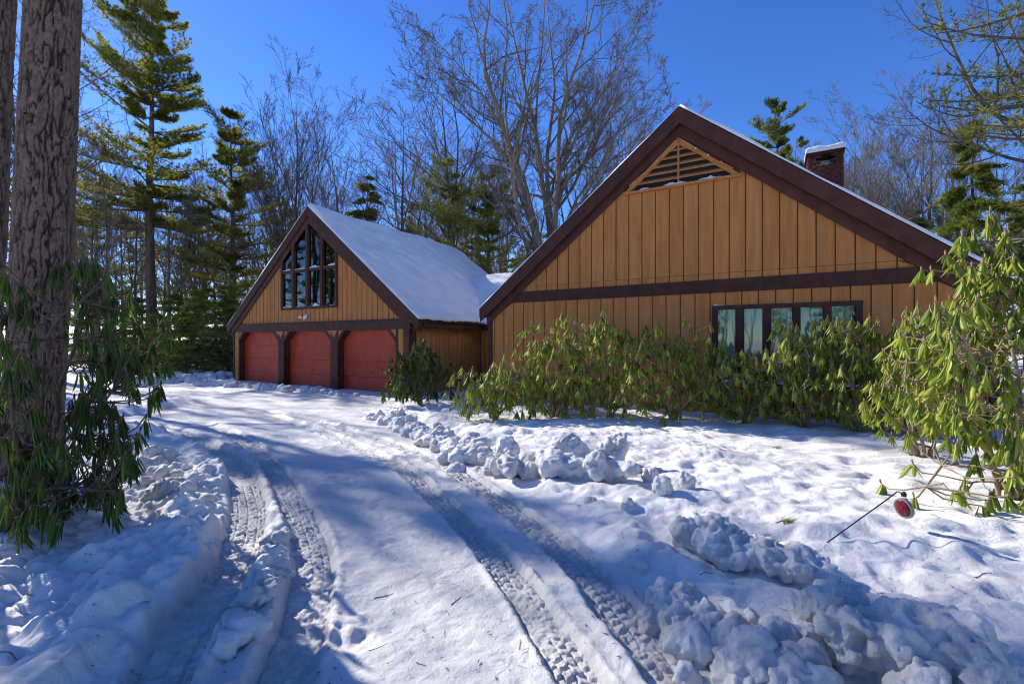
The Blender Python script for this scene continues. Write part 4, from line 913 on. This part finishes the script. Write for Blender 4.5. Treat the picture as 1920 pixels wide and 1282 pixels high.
bare(0, 1590, 245, 42, 1.5, 'faint bare tree immediately behind the chimney', 1.2)
bare(3, 45, -20, 24, 2.6, 'bare tree glimpsed behind the two foreground trunks', 1.3)
bare(3, -70, -20, 22, 1.0, 'bare tree just outside the left edge', 1.2)
bare(1, -40, 60, 29, 4.4, 'farther bare tree outside the left edge', .8)
bare(3, 100, -120, 16, 2.2, 'thin forked bare tree peeping out behind the big foreground trunk', 1.1)
wood = [(172, 250, 30, 2), (205, 240, 27, 3), (232, 300, 36, 2), (252, 270, 30, 3), (318, 240, 34, 2), (335, 330, 29, 3), (378, 300, 38, 0), (405, 350, 31, 2), (470, 330, 36, 3), (500, 300, 41, 0), (218, 420, 41, 1), (300, 400, 43, 1), (360, 420, 46, 1), (150, 330, 33, 0), (268, 350, 40, 3), (430, 400, 44, 1), (590, 330, 44, 1), (800, 260, 42, 0), (880, 240, 40, 3), (940, 260, 44, 0)]
wlab = ['slender straight tree nearest the big foreground trunk', 'forked slender tree left of the tallest pine', 'thin far tree between foreground trunk and tallest pine', 'forked thin tree brushing the left side of tallest pine', 'slender tree just right of the tallest pine trunk', 'forked slender tree right of the tallest pine', 'twiggy upright tree left of the second pine', 'slender tree under the left side of second pine', 'forked tree between second pine and garage peak', 'twiggy tree over the left rake of the garage', 'spreading low tree in the far wood by foreground trunk', 'spreading low tree in the far wood below tallest pine', 'spreading farthest tree in the wood left of garage', 'twiggy tree half hidden behind foreground trunk', 'forked thin tree far behind the tallest pine', 'spreading tree behind the second pine', 'spreading tree behind the garage peak', 'twiggy tree behind the middle of garage roof', 'forked tree behind the back end of garage roof', 'twiggy tree behind the connector roof']
for i, (px, top, d, k) in enumerate(wood):
    bare(k, px, top, d, i * 2.4, 'bare ' + wlab[i], 1.0, 'slender trees of the wood')
# brush under the trees
rng = np.random.default_rng(55); ug = Geo()
for i in range(150):
    px = rng.uniform(120, 480) if i < 120 else rng.uniform(560, 2000); d = rng.uniform(23, 44) if i < 120 else rng.uniform(30, 48); x = (px - CX) / F_PX * d
    n = 9; a = rng.uniform(0, 6.28, n); sp = rng.uniform(.15, .6, n); h = rng.uniform(1.0, 3.2, n)
    P = np.stack([np.stack([x + np.cos(a) * sp * h * f, d + np.sin(a) * sp * h * f, h * (f - .15 * sp * f * f)], 1) for f in (0, .35, .7, 1)], 1) + rng.normal(0, .05, (n, 4, 3))
    R0 = np.repeat(np.array([[.016, .012, .009, .006]]), n, 0); ug.add(*tubes(P, R0, 3)); P2, R2 = grow(rng, P, R0, 4, .3, 1, (20, 50), (.25, .5), 3, .2, .15, .7, .006); ug.add(*tubes(P2, R2, 3))
tag(link('undergrowth', ug.mesh('undergrowth'), M['bark_bare']), 'tangled bare brush under the trees of the wood', 'undergrowth', kind='stuff')
# limb with up-curved branches at the right edge
lm = [px_stem([(2060, 760), (2040, 500), (1990, 320), (1925, 240), (1871, 218), (1824, 171), (1793, 109), (1770, 58), (1754, 12), (1740, -40)], 15, -1.0, .16, .015),
      px_stem([(2040, 500), (2010, 300), (1960, 160), (1900, 60), (1860, -30)], 15, 1, .11, .014), px_stem([(1990, 320), (1910, 300), (1840, 262), (1760, 235), (1700, 180)], 15, .6, .07, .008)]
c1 = np.array([*at(2060, 760, 15)[:2], 0.0]); lm = [([tuple(np.array(p) - c1) for p in s[0]], s[1], s[2]) for s in lm]
place_tree('bare_tree', bare_meshes('curved_limb', lm, 521, (14, 7, 5, 2), .005, .35, t0=.3, lens=((.22, .40), (.3, .5), (.3, .55), (.4, .7)), ang=(35, 65), curl=.05), BM_, tuple(c1), 0, 1, 'bare tree leaning in from the right with up-curved branches', 'tree', 'bare trees')

# ---- far woodland, one mass
rng = np.random.default_rng(77); far_t, far_n = Geo(), Geo()
lowp = conifer_meshes('low_pine', 407, 14, .08, 2.8, 30, 4, 2, 5, .8, .17, .25, .3, 0, .16, gap=.2); lowb = bare_meshes('low_bare', fan(rng, 12, 2, 1.5, .12), 523, (6, 4), .025, .3, sides=(3, 3), tside=5, lens=((.3, .5), (.3, .55), (.4, .7)))
lowp = (bare_meshes('low_pole', fan(rng, 13, 1, .1, .16), 524, (2,), .02, tside=5), lowp[1])
def arr(me):
    n = len(me.vertices); co = np.empty(n * 3, np.float32); me.vertices.foreach_get('co', co)
    li = np.empty(len(me.loops), np.int32); me.loops.foreach_get('vertex_index', li); k = me.polygons[0].loop_total
    return co.reshape(-1, 3).astype(float), li.reshape(-1, k)
LP, LB = [arr(lowp[0][0]), arr(lowp[1])], [arr(m) for m in lowb]
for i in range(300):
    an = math.radians(-62 + 124 * (i + rng.random()) / 170 if i < 170 else 62 + 236 * (i - 170 + rng.random()) / 130); d = rng.uniform(58, 110) if i < 170 else rng.uniform(25, 60); x, y = d * math.sin(an), d * math.cos(an); a = rng.uniform(0, 6.28); s = rng.uniform(.75, 1.25) * (.8 + .004 * d)
    Rm = np.array([[math.cos(a), -math.sin(a), 0], [math.sin(a), math.cos(a), 0], [0, 0, 1]]) * s; pine = rng.random() < (.35 if x < -12 else .6); T, C = (LP if pine else LB)
    far_t.add(T[0] @ Rm.T + [x, y, 0], T[1])
    if pine: far_n.add(C[0] @ Rm.T + [x, y, 0], C[1], tint=rng.random())
    else: far_t.add(C[0] @ Rm.T + [x, y, 0], C[1])
fw_ = empty('woods', (0, 70, 0)); tag(fw_, 'distant mixed woodland of bare trees and pines', 'woods', kind='stuff')
for nm, gg, mt in (('trunks', far_t, M['bark_bare']), ('foliage', far_n, M['needle_dark'])):
    for v in gg.V: v -= np.array([0, 70, 0])
    link(nm, gg.mesh('far_' + nm), mt, fw_)['kind'] = 'stuff'

# ---- the two big pine trunks in the foreground
def big_trunk(base, top_xy, H, r0, r1, seed, nu, zfine, nfine):
    z = np.concatenate([np.linspace(-.35, zfine, nfine), np.linspace(zfine, H, 40)[1:]]); th = np.arange(nu) / nu * 2 * np.pi
    Z, TH = np.meshgrid(z, th, indexing='ij'); f = np.clip(Z / H, 0, 1)
    r = r0 + (r1 - r0) * f + .10 * np.exp(-np.clip(Z + .1, 0, 9) / .25)
    cx, cy = np.cos(TH), np.sin(TH); p = np.stack([cx * r0 * 9, cy * r0 * 9, Z * 2.1], -1).reshape(-1, 3)
    q = np.stack([cx.ravel() * r0 / .034, cy.ravel() * r0 / .034, Z.ravel() / .17], 1); q = q + .35 * np.stack([fbm3(q * .6, 2, seed + k) for k in (1, 2, 3)], 1)
    a = np.abs(fbm3(q, 2, seed + 5, .45)); b = np.abs(fbm3(q * np.array([2.6, 2.6, 3.4]), 2, seed + 8)); fine = fbm3(q * np.array([5, 5, 9]), 3, seed + 12, .6)
    plate = sstep(.02, .20, a); flake = sstep(.01, .15, b)
    ridge = plate * (.55 + .45 * flake); dsp = .020 * plate + .007 * flake * plate + .004 * fine
    rr = (r.ravel() - .018 + dsp + .02 * fbm3(p * .12, 2, seed + 20))
    V = np.stack([cx.ravel() * rr + top_xy[0] * f.ravel(), cy.ravel() * rr + top_xy[1] * f.ravel(), Z.ravel()], 1)
    nz = len(z); ix = np.arange(nz * nu).reshape(nz, nu); jx = np.roll(ix, -1, 1)
    Qd = np.stack([ix[:-1], jx[:-1], jx[1:], ix[1:]], -1).reshape(-1, 4)
    return make_mesh('big_trunk', V, [Qd], True, {'ridge': np.clip(ridge + .25 * fine, 0, 1)})
def big_pine(px, d, lean, H, r0, seed, nu, nf, label):
    x = (px - CX) / F_PX * d; e = empty('pine_tree', (x, d, gz(x, d) - .02)); tag(e, label, 'tree', 'foreground pine trunks')
    link('trunk', big_trunk(e.location, lean, H, r0, .10, seed, nu, 6.2, nf), M['bark_big'], e)
    o = link('crown', PINE_A[1], None, e); o.location = (lean[0] * .75, lean[1] * .75, H * .42); o.scale = (1, 1, .6)
    o = link('limbs', PINE_A[0], None, e); o.location = (lean[0] * .75, lean[1] * .75, H * .42); o.scale = (.5, .5, .6)
    g = Geo(); rng = np.random.default_rng(seed)
    for k in range(7):                                          # stubs of broken branches
        a = rng.uniform(-2.6, -.2); z = rng.uniform(1.6, 5.5); r = r0 + (.1 - r0) * z / H; c = np.array([math.cos(a), math.sin(a), .1]); b0 = np.array([lean[0] * z / H, lean[1] * z / H, z])
        g.add(*tubes([[b0 + c * (r - .03), b0 + c * (r + .03), b0 + c * (r + .05)]], [[.035, .026, .012]], 7))
    link('branch_stub', g.mesh('branch_stub', True), M['stem_dark'], e)['kind'] = 'stuff'
    return e
big_pine(59, 4.685, (2.1, -1.05), 21, .222, 601, 200, 380, 'big foreground pine trunk with rough furrowed bark at the left')
big_pine(-56, 5.6, (1.22, -.2), 20, .23, 602, 110, 200, 'second pine trunk cut off by the left edge, behind the first')
# ------------------------------------------------------------------ rhododendrons with drooping, curled leaves
def leaf_geo(curl, width, rows=6, acr=(-1, -.5, 0, .5, 1)):
    t = np.linspace(0, 1, rows); w = width * np.sin(np.pi * np.clip(t * .93 + .05, 0, 1)) ** .75; w[0] = width * .10; w[-1] = width * .04
    V, al = [], []
    for i in range(rows):
        for s in acr:
            a = s * curl; rad = w[i] / max(curl, .2)
            V.append((rad * math.sin(a), rad * (math.cos(a) - 1) - .10 * math.sin(t[i] * 1.6) * .3, -t[i])); al.append(t[i])
    ix = np.arange(rows * len(acr)).reshape(rows, len(acr))
    return np.array(V), np.stack([ix[:-1, :-1], ix[1:, :-1], ix[1:, 1:], ix[:-1, 1:]], -1).reshape(-1, 4), np.array(al)
LEAVES = [leaf_geo(c, w) for c, w in ((1.4, .085), (1.8, .08), (2.2, .07), (1.2, .10), (2.5, .06))]
SMALL = [leaf_geo(c, w, 5, (-1, 0, 1)) for c, w in ((1.0, .13), (1.3, .12), (1.6, .10), (.8, .15), (1.9, .09))]
WIDE = [leaf_geo(c, w) for c, w in ((.8, .135), (1.0, .13), (1.4, .105), (.7, .15), (1.8, .085))]
def whorls(rng, tips, dirs, nl, ln, droop, tint_base):
    """-> list of (pos, R(3,3), scale, variant, tint)"""
    n = len(tips); k = rng.integers(nl[0], nl[1] + 1, n); own = np.repeat(np.arange(n), k); m = len(own)
    first = np.concatenate([[0], np.cumsum(k)[:-1]]); j = np.arange(m) - first[own]
    phi = rng.uniform(0, 6.28, n)[own] + j / k[own] * 6.283 + rng.normal(0, .2, m); dl = np.radians(rng.uniform(*droop, n))[own] * rng.uniform(.6, 1.4, m)
    d = np.stack([np.cos(phi) * np.sin(dl), np.sin(phi) * np.sin(dl), -np.cos(dl)], 1); d = unit(d + dirs[own] * np.array([.25, .25, .12]))
    out = np.stack([np.cos(phi), np.sin(phi), np.zeros(m)], 1); out = unit(out - (out * d).sum(1, keepdims=True) * d); x = np.cross(out, -d)
    tw = rng.normal(0, .35, m)[:, None]; x, out = x * np.cos(tw) + out * np.sin(tw), -x * np.sin(tw) + out * np.cos(tw)
    R = np.stack([x, out, -d], 2)
    pos = tips[own] + np.stack([np.cos(phi), np.sin(phi), np.zeros(m)], 1) * .012 - dirs[own] * rng.uniform(0, .035, m)[:, None]
    sc = rng.uniform(*ln, m) * rng.choice([1, 1, 1, .7], m); tint = np.clip(tint_base + rng.normal(0, .16, n)[own] + rng.normal(0, .12, m), 0, 1)
    return pos, R, sc, rng.integers(0, 5, m), tint
def shrub(name, label, base, tips, seed, ln=(.12, .17), nl=(6, 10), droop=(8, 30), mats=('leaf', 'leaf_one'), stemmat='wood_stem', forms=SMALL, singles=0, tint=.45, nlimb=7, r0=.022, snow=0):
    """tips: (n,3) positions relative to base"""
    rng = np.random.default_rng(seed); e = empty(name, base); tag(e, label, 'shrub', 'rhododendron shrubs')
    tips = np.asarray(tips); far = unit(tips + np.array([0, 0, .25]))
    # limbs from the base towards spread-out tips, twigs from limbs to every tip
    order = [int(rng.integers(len(tips)))]; dm = np.linalg.norm(tips - tips[order[0]], axis=1)
    for _ in range(nlimb - 1): i = int(np.argmax(dm)); order.append(i); dm = np.minimum(dm, np.linalg.norm(tips - tips[i], axis=1))
    L = []
    for i in order:
        q = tips[i]; s0 = rng.normal(0, .06, 3) * np.array([1, 1, 0]); mid1 = q * np.array([.22, .22, .40]) + s0 + rng.normal(0, .04, 3); mid2 = q * np.array([.62, .62, .75]) + rng.normal(0, .05, 3); ho = math.hypot(q[0], q[1]); mid1[2] = max(mid1[2], .20 * ho + .05); mid2[2] = max(mid2[2], .30 * ho)
        L.append(resample([s0 + [0, 0, -.15], s0 * .9 + [0, 0, .04], mid1, mid2, q - far[i] * .05], 12))
    L = np.array(L); g = Geo(); g.add(*tubes(L, np.repeat(np.linspace(r0, .006, 12)[None], len(L), 0), 6))
    nodes = L[:, 2:11].reshape(-1, 3); tw = []
    for i, q in enumerate(tips):
        dd = np.linalg.norm(nodes - q, axis=1) + .7 * np.clip(nodes[:, 2] - q[2] + .05, 0, 9); a = nodes[int(np.argmin(dd))]
        m1 = a + (q - a) * .4 + rng.normal(0, .03, 3) - np.array([0, 0, .03]); m2 = a + (q - a) * .78 + rng.normal(0, .02, 3) - np.array([0, 0, .035]); tw.append([a, m1, m2, q])
    tw = np.array(tw); g.add(*tubes(tw, np.repeat(np.array([[.0075, .0062, .0048, .0045]]), len(tw), 0), 4))
    if len(tips) > 40:                                           # new nodes: buds
        bud = np.stack([tips - far * .01, tips + np.array([0, 0, .018]), tips + np.array([0, 0, .038])], 1); g.add(*tubes(bud, np.repeat(np.array([[.006, .009, .002]]), len(tips), 0), 5))
    link('stems', g.mesh('stems', True), M[stemmat], e)
    dirs = unit(tw[:, 3] - tw[:, 2]); pos, R, sc, var, tn = whorls(rng, tips, dirs, nl, ln, droop, tint)
    n = len(pos); one = np.zeros(n, bool)
    if singles:
        w = (np.array(base) + pos); dist = np.linalg.norm(w - np.array([0, 0, CAM_H]), axis=1); one[np.argsort(dist)[:singles]] = True
    lg = Geo()
    for v in range(5):
        V, Fc, al = forms[v]; sel = np.where((var == v) & ~one)[0]
        if not len(sel): continue
        P = np.einsum('nij,mj->nmi', R[sel] * sc[sel][:, None, None], V) + pos[sel][:, None]
        lg.add(P.reshape(-1, 3), (Fc[None] + (np.arange(len(sel)) * len(V))[:, None, None]).reshape(-1, 4), tint=np.repeat(tn[sel], len(V)), along=np.tile(al, len(sel)))
    o = link('foliage', lg.mesh('foliage', True), M[mats[0]], e); o['kind'] = 'stuff'
    if singles:
        lm_ = []
        for v in range(5):
            V, Fc, al = forms[v]; me = make_mesh('leaf', V, [Fc], True, {'along': al}); me.materials.append(M[mats[1]]); lm_.append(me)
        for i in np.where(one)[0]:
            o = bpy.data.objects.new('leaf', lm_[var[i]]); COL.objects.link(o); o.parent = e
            o.matrix_local = Matrix.Translation(pos[i]) @ Matrix((R[i] * sc[i]).tolist()).to_4x4()
    if snow:
        pass
    return e
def blob_tips(rng, n, rx, ry, H, z0=.12, hollow=.55, lumps=3, flat=1.0):
    """tips spread through an uneven dome"""
    a = rng.uniform(0, 6.28, n); zf = rng.random(n) ** .85; r = (hollow + (1 - hollow) * rng.random(n)) * np.sqrt(np.clip(1 - (zf * .92) ** 2.6, .05, 1))
    lob = 1 + .22 * noise2(np.cos(a) * lumps, np.sin(a) * lumps + zf * 2, int(rng.integers(999)))
    return np.stack([rx * r * lob * np.cos(a), ry * r * lob * np.sin(a), z0 + (H - z0) * zf * (1 + .24 * noise2(np.cos(a) * 2.5 + 5 + 9 * rx, np.sin(a) * 2.5 + 7 * H, 3))], 1)
def at_ground(px, d): x = (px - CX) / F_PX * d; return (x, d, gz(x, d))
hedge = [  # px, depth, top py, half width px, tips, label
    (928, 8.9, 682, 62, 95, 'low leftmost rhododendron of the row before the house'),
    (1040, 9.3, 612, 76, 150, 'tall rhododendron below the left end of house wall'),
    (1142, 9.2, 604, 66, 120, 'rhododendron with a lone upright shoot, midway to window'),
    (1268, 8.7, 622, 80, 140, 'open rhododendron with a bare stem in front, left of window'),
    (1402, 8.5, 650, 72, 110, 'rhododendron under the left panes of the window'),
    (1508, 8.0, 606, 64, 105, 'rhododendron reaching up over the middle window panes'),
    (1612, 7.6, 616, 66, 110, 'rhododendron under the right end of the window'),
    (1712, 7.2, 608, 58, 95, 'dark rhododendron against the wall right of the window')]
for i, (px, d, top, hw, nt_, lab) in enumerate(hedge):
    rng = np.random.default_rng(700 + i); b = at_ground(px, d); H = hgt(top, d) - b[2]; rx = hw / F_PX * d * 1.12
    tips = blob_tips(rng, int(nt_ * 1.9), rx * 1.42, min(rx * .9, .70), H - .05, .16, .22)
    if i == 2: tips = np.concatenate([tips, [[-.05, -.1, H + .02], [.12, -.1, H - .1]]])
    shrub('rhododendron', lab, b, tips, 720 + i, (.14, .20), (7, 11), (7, 32), tint=.6 + .05 * (i % 3), nlimb=11)
rng = np.random.default_rng(741); b = at_ground(785, 11.6)
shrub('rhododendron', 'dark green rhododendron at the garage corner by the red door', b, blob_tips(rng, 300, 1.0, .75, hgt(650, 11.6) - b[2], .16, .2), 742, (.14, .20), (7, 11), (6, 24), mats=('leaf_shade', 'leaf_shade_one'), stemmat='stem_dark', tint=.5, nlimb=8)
# right foreground
rng = np.random.default_rng(751); b = at_ground(1724, 5.7)
shrub('rhododendron', 'pale leaved rhododendron between the window row and the tall right one', b, blob_tips(rng, 170, .57, .48, hgt(600, 5.7) - b[2], .22, .35), 752, (.12, .185), (6, 9), (6, 34), forms=WIDE, tint=.62, nlimb=8)
b = at_ground(1905, 4.0); H = hgt(462, 4.0) - b[2]
tips = blob_tips(np.random.default_rng(761), 270, .92, .65, H, .35, .2); px_tips = [(1650, 905, 4.1), (1712, 930, 3.8), (1745, 505, 4.2), (1800, 500, 4.1), (1790, 560, 4.0), (1710, 868, 4.3), (1800, 920, 3.7), (1850, 950, 3.6), (1890, 930, 3.5), (1775, 820, 3.9), (1765, 760, 4.2), (1730, 640, 4.4), (1905, 470, 4.0), (1860, 500, 4.0)]
r2 = np.random.default_rng(765); px_tips += [(r2.uniform(1775, 1960), r2.uniform(760, 950), r2.uniform(3.4, 4.1)) for _ in range(34)] + [(r2.uniform(1750, 1900), r2.uniform(560, 760), r2.uniform(3.5, 3.9)) for _ in range(26)] + [(r2.uniform(1715, 1790), r2.uniform(640, 800), r2.uniform(4.0, 4.5)) for _ in range(22)]
tips = np.concatenate([tips, [at(*p) - np.array(b) for p in px_tips]])
shrub('rhododendron', 'tall bright rhododendron filling the right edge', b, tips, 762, (.12, .195), (6, 9), (6, 34), forms=WIDE, tint=.52, nlimb=12, singles=300)
# left foreground
b = at_ground(20, 3.55); tl = []
rng = np.random.default_rng(771)
for (px, py, d, n, sx, sy) in [(20, 700, 3.3, 16, 50, 60), (60, 850, 3.3, 26, 70, 80), (130, 900, 3.5, 18, 70, 60), (180, 560, 4.0, 24, 45, 55), (215, 660, 4.0, 24, 55, 45), (170, 760, 3.8, 26, 50, 50), (210, 830, 3.7, 16, 45, 45), (60, 960, 3.2, 14, 60, 40), (250, 690, 4.1, 12, 50, 40), (150, 500, 4.1, 8, 40, 30), (20, 560, 3.6, 8, 30, 50), (250, 860, 3.6, 5, 20, 25), (205, 920, 3.5, 8, 40, 30), (300, 640, 4.2, 5, 20, 30), (175, 490, 4.0, 3, 15, 10), (285, 735, 4.1, 3, 15, 8)]:
    for _ in range(int(n * 1.7)):
        p = at(px + rng.normal(0, sx * .6), min(py + rng.normal(0, sy * .6), 985), d + rng.normal(0, .18)); q = p - np.array(b); q[2] = max(q[2], .10); tl.append(q)
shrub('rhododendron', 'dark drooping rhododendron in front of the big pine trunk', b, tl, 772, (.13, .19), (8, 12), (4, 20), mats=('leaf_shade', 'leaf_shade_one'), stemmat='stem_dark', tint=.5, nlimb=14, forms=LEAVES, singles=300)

# ------------------------------------------------------------------ small things
# leaning reflector stake
bx_, by_ = gpt(1552, 1058); b = np.array([bx_, by_, gz(bx_, by_)]); tip = at(1683, 922, by_ + .12); hook = at(1692, 945, by_ + .14)
e = empty('reflector_stake', tuple(b)); tag(e, 'leaning thin metal stake with red round reflector stuck in the snow', 'stake')
pl = np.array([b - (tip - b) * .12, b, b + (tip - b) * .5, b + (tip - b) * .93, tip + [0, 0, .004], tip + [.022, 0, -.004], tip + [.032, 0, -.03]]) - b
g = Geo(); g.add(*tubes([resample(pl, 40)], [[.0042] * 40], 7)); link('rod', g.mesh('rod', True), M['black_metal'], e)
rc = tip + np.array([.040, -.004, -.112]) - b; a = np.arange(28) / 28 * 2 * np.pi; R_ = np.array(Matrix.Rotation(-1.30, 3, 'Z') @ Matrix.Rotation(.12, 3, 'X') @ Matrix.Rotation(-.2, 3, 'Y'))
def disc(prof, sx=.86):
    V = np.concatenate([np.stack([np.cos(a) * r * sx, np.full(28, y), np.sin(a) * r], 1) for y, r in prof]); k = np.arange(28)
    return V @ R_.T * .82 + rc, np.concatenate([np.stack([j * 28 + k, j * 28 + (k + 1) % 28, j * 28 + 28 + (k + 1) % 28, j * 28 + 28 + k], 1) for j in range(len(prof) - 1)])
g = Geo(); g.add(*disc([(.018, 0), (.018, .080), (.012, .085), (-.012, .085), (-.018, .080), (-.014, .070)])); rim = link('reflector_rim', g.mesh('reflector_rim', True), M['rim_grey'], e)
g = Geo(); g.add(*disc([(-.013, .071), (-.022, .060), (-.027, .03), (-.028, 0)])); link('lens', g.mesh('lens', True), M['red_lens'], rim)
g = Geo(); g.add(*tubes([[rc + [0, 0, .08], rc + [0, 0, .10], rc + [0, 0, .115]]], [[.016, .016, .008]], 8)); link('clip', g.mesh('clip', True), M['black_metal'], e)
# thin marker at the head of the drive
x, y = gpt(279, 782); z = gz(x, y); V, Qd = tubes([[(0, 0, -.1), (.01, 0, .3), (.015, 0, .62)]], [[.014, .014, .014]], 6); g = Geo(); g.add(V, Qd); e = empty('marker_stake', (x, y, z)); tag(e, 'thin dark marker stake standing at the far left of drive', 'stake')
link('rod', g.mesh('marker_rod', True), M['black_metal'], e); g = Geo(); g.add(*tubes([[(.015, 0, .61), (.015, 0, .63), (.015, 0, .66)]], [[.018, .018, .006]], 8)); link('cap', g.mesh('marker_cap', True), M['black_metal'], e)
# pine sprig, sticks and twigs lying on the snow
def sprig(px, py, seed, label, n=26, ln=.11):
    x, y = gpt(px, py); rng = np.random.default_rng(seed); e = empty('pine_sprig', (x, y, gz(x, y) + .02)); tag(e, label, 'sprig', 'pine sprigs on the snow')
    g = Geo(); needles_at(g, rng, rng.normal(0, .02, (6, 3)) * [1, 1, .3], unit(rng.normal(size=(6, 3)) * [.5, .5, .1] + [1.2, .3, .0]), n, ln, .006, np.full(6, .8), .35, .0); link('needles', g.mesh('sprig_needles'), M['needle_pale'], e)
    g = Geo(); g.add(*tubes([[(-.06, -.02, 0), (0, 0, .008), (.05, .02, .01)]], [[.004, .004, .003]], 5)); link('twig', g.mesh('sprig_twig'), M['stem_dark'], e)
sprig(1468, 1020, 801, 'yellow green pine sprig lying behind the grey snow ridge', 12, .085)
sprig(1455, 862, 802, 'tiny pine sprig on the lawn snow before the row', 10, .07)
def twig(px, py, L, az, seed, label, r=.004, fork=1):
    L *= .8; r *= .6
    x, y = gpt(px, py); rng = np.random.default_rng(seed); e = empty('fallen_twig', (x, y, 0)); tag(e, label, 'twig', 'twigs lying on the snow')
    pts = []
    for t in np.linspace(-.5, .5, 7):
        q = np.array([t * L * math.cos(az) + rng.normal(0, .012 * L), t * L * math.sin(az) + rng.normal(0, .012 * L), 0]); q[2] = gz(x + q[0], y + q[1]) + r * .8; pts.append(q)
    g = Geo(); g.add(*tubes([resample(pts, 12)], [np.linspace(r, r * .5, 12)], 5))
    for k in range(fork):
        s = pts[3 + k]; a2 = az + rng.choice([-1, 1]) * .6; q = s + np.array([math.cos(a2), math.sin(a2), 0]) * L * .25; q[2] = gz(x + q[0], y + q[1]) + r + .004; g.add(*tubes([resample([s, q], 4)], [np.linspace(r * .7, r * .4, 4)], 4))
    link('stick', g.mesh('stick', True), M['stem_dark'], e)
twig(1842, 1121, .22, .35, 811, 'forked twig on the snow right of the reflector stake')
twig(720, 1115, .14, .45, 812, 'dark twig in the middle of the drive')
twig(855, 1125, .12, 1.1, 813, 'short curved twig left of the tread track')
twig(975, 1212, .10, 1.5, 814, 'upright lying twig beside the tread track near the bottom')
twig(710, 1210, .13, .8, 815, 'pale thin twig near the bottom of drive', .0025)
twig(790, 1248, .07, -.4, 816, 'tiny twig at the bottom centre of drive', .003, 0)
twig(1325, 1098, .13, .3, 817, 'twig in the hollow behind the right snow heap', .003)
twig(55, 1135, .12, -.5, 818, 'short stick on shaded snow at left edge', .004, 0)
twig(30, 1276, .16, .1, 819, 'curved stick in the lower left corner', .004, 0)
twig(185, 1104, .10, 0, 820, 'small dark twig on the left shaded snow', .003, 0)

# needles, bark crumbs and seeds blown over the snow
rng = np.random.default_rng(880); n = 900
px = rng.uniform(150, 1900, n); py = 760 + 520 * rng.random(n) ** .8; P = np.array([gpt(a_, b_) for a_, b_ in zip(px, py)]); zz = snow_height(P[:, 0], P[:, 1]) + .004
a = rng.uniform(0, 6.28, n); L = rng.uniform(.004, .016, n) * np.where(rng.random(n) < .25, 2.6, 1); w = rng.uniform(.0012, .004, n); dx = np.stack([np.cos(a), np.sin(a), 0 * a], 1); dy = np.stack([-np.sin(a), np.cos(a), 0 * a], 1)
c = np.column_stack([P, zz]); V = np.stack([c - dx * L[:, None], c + dy * w[:, None] + [0, 0, .003], c + dx * L[:, None], c - dy * w[:, None] + [0, 0, .003]], 1).reshape(-1, 3)
tag(link('debris', make_mesh('debris', V, [np.arange(4 * n).reshape(-1, 4)]), M['stem_dark']), 'dark needles and bark crumbs scattered over the snow', 'debris', kind='stuff')
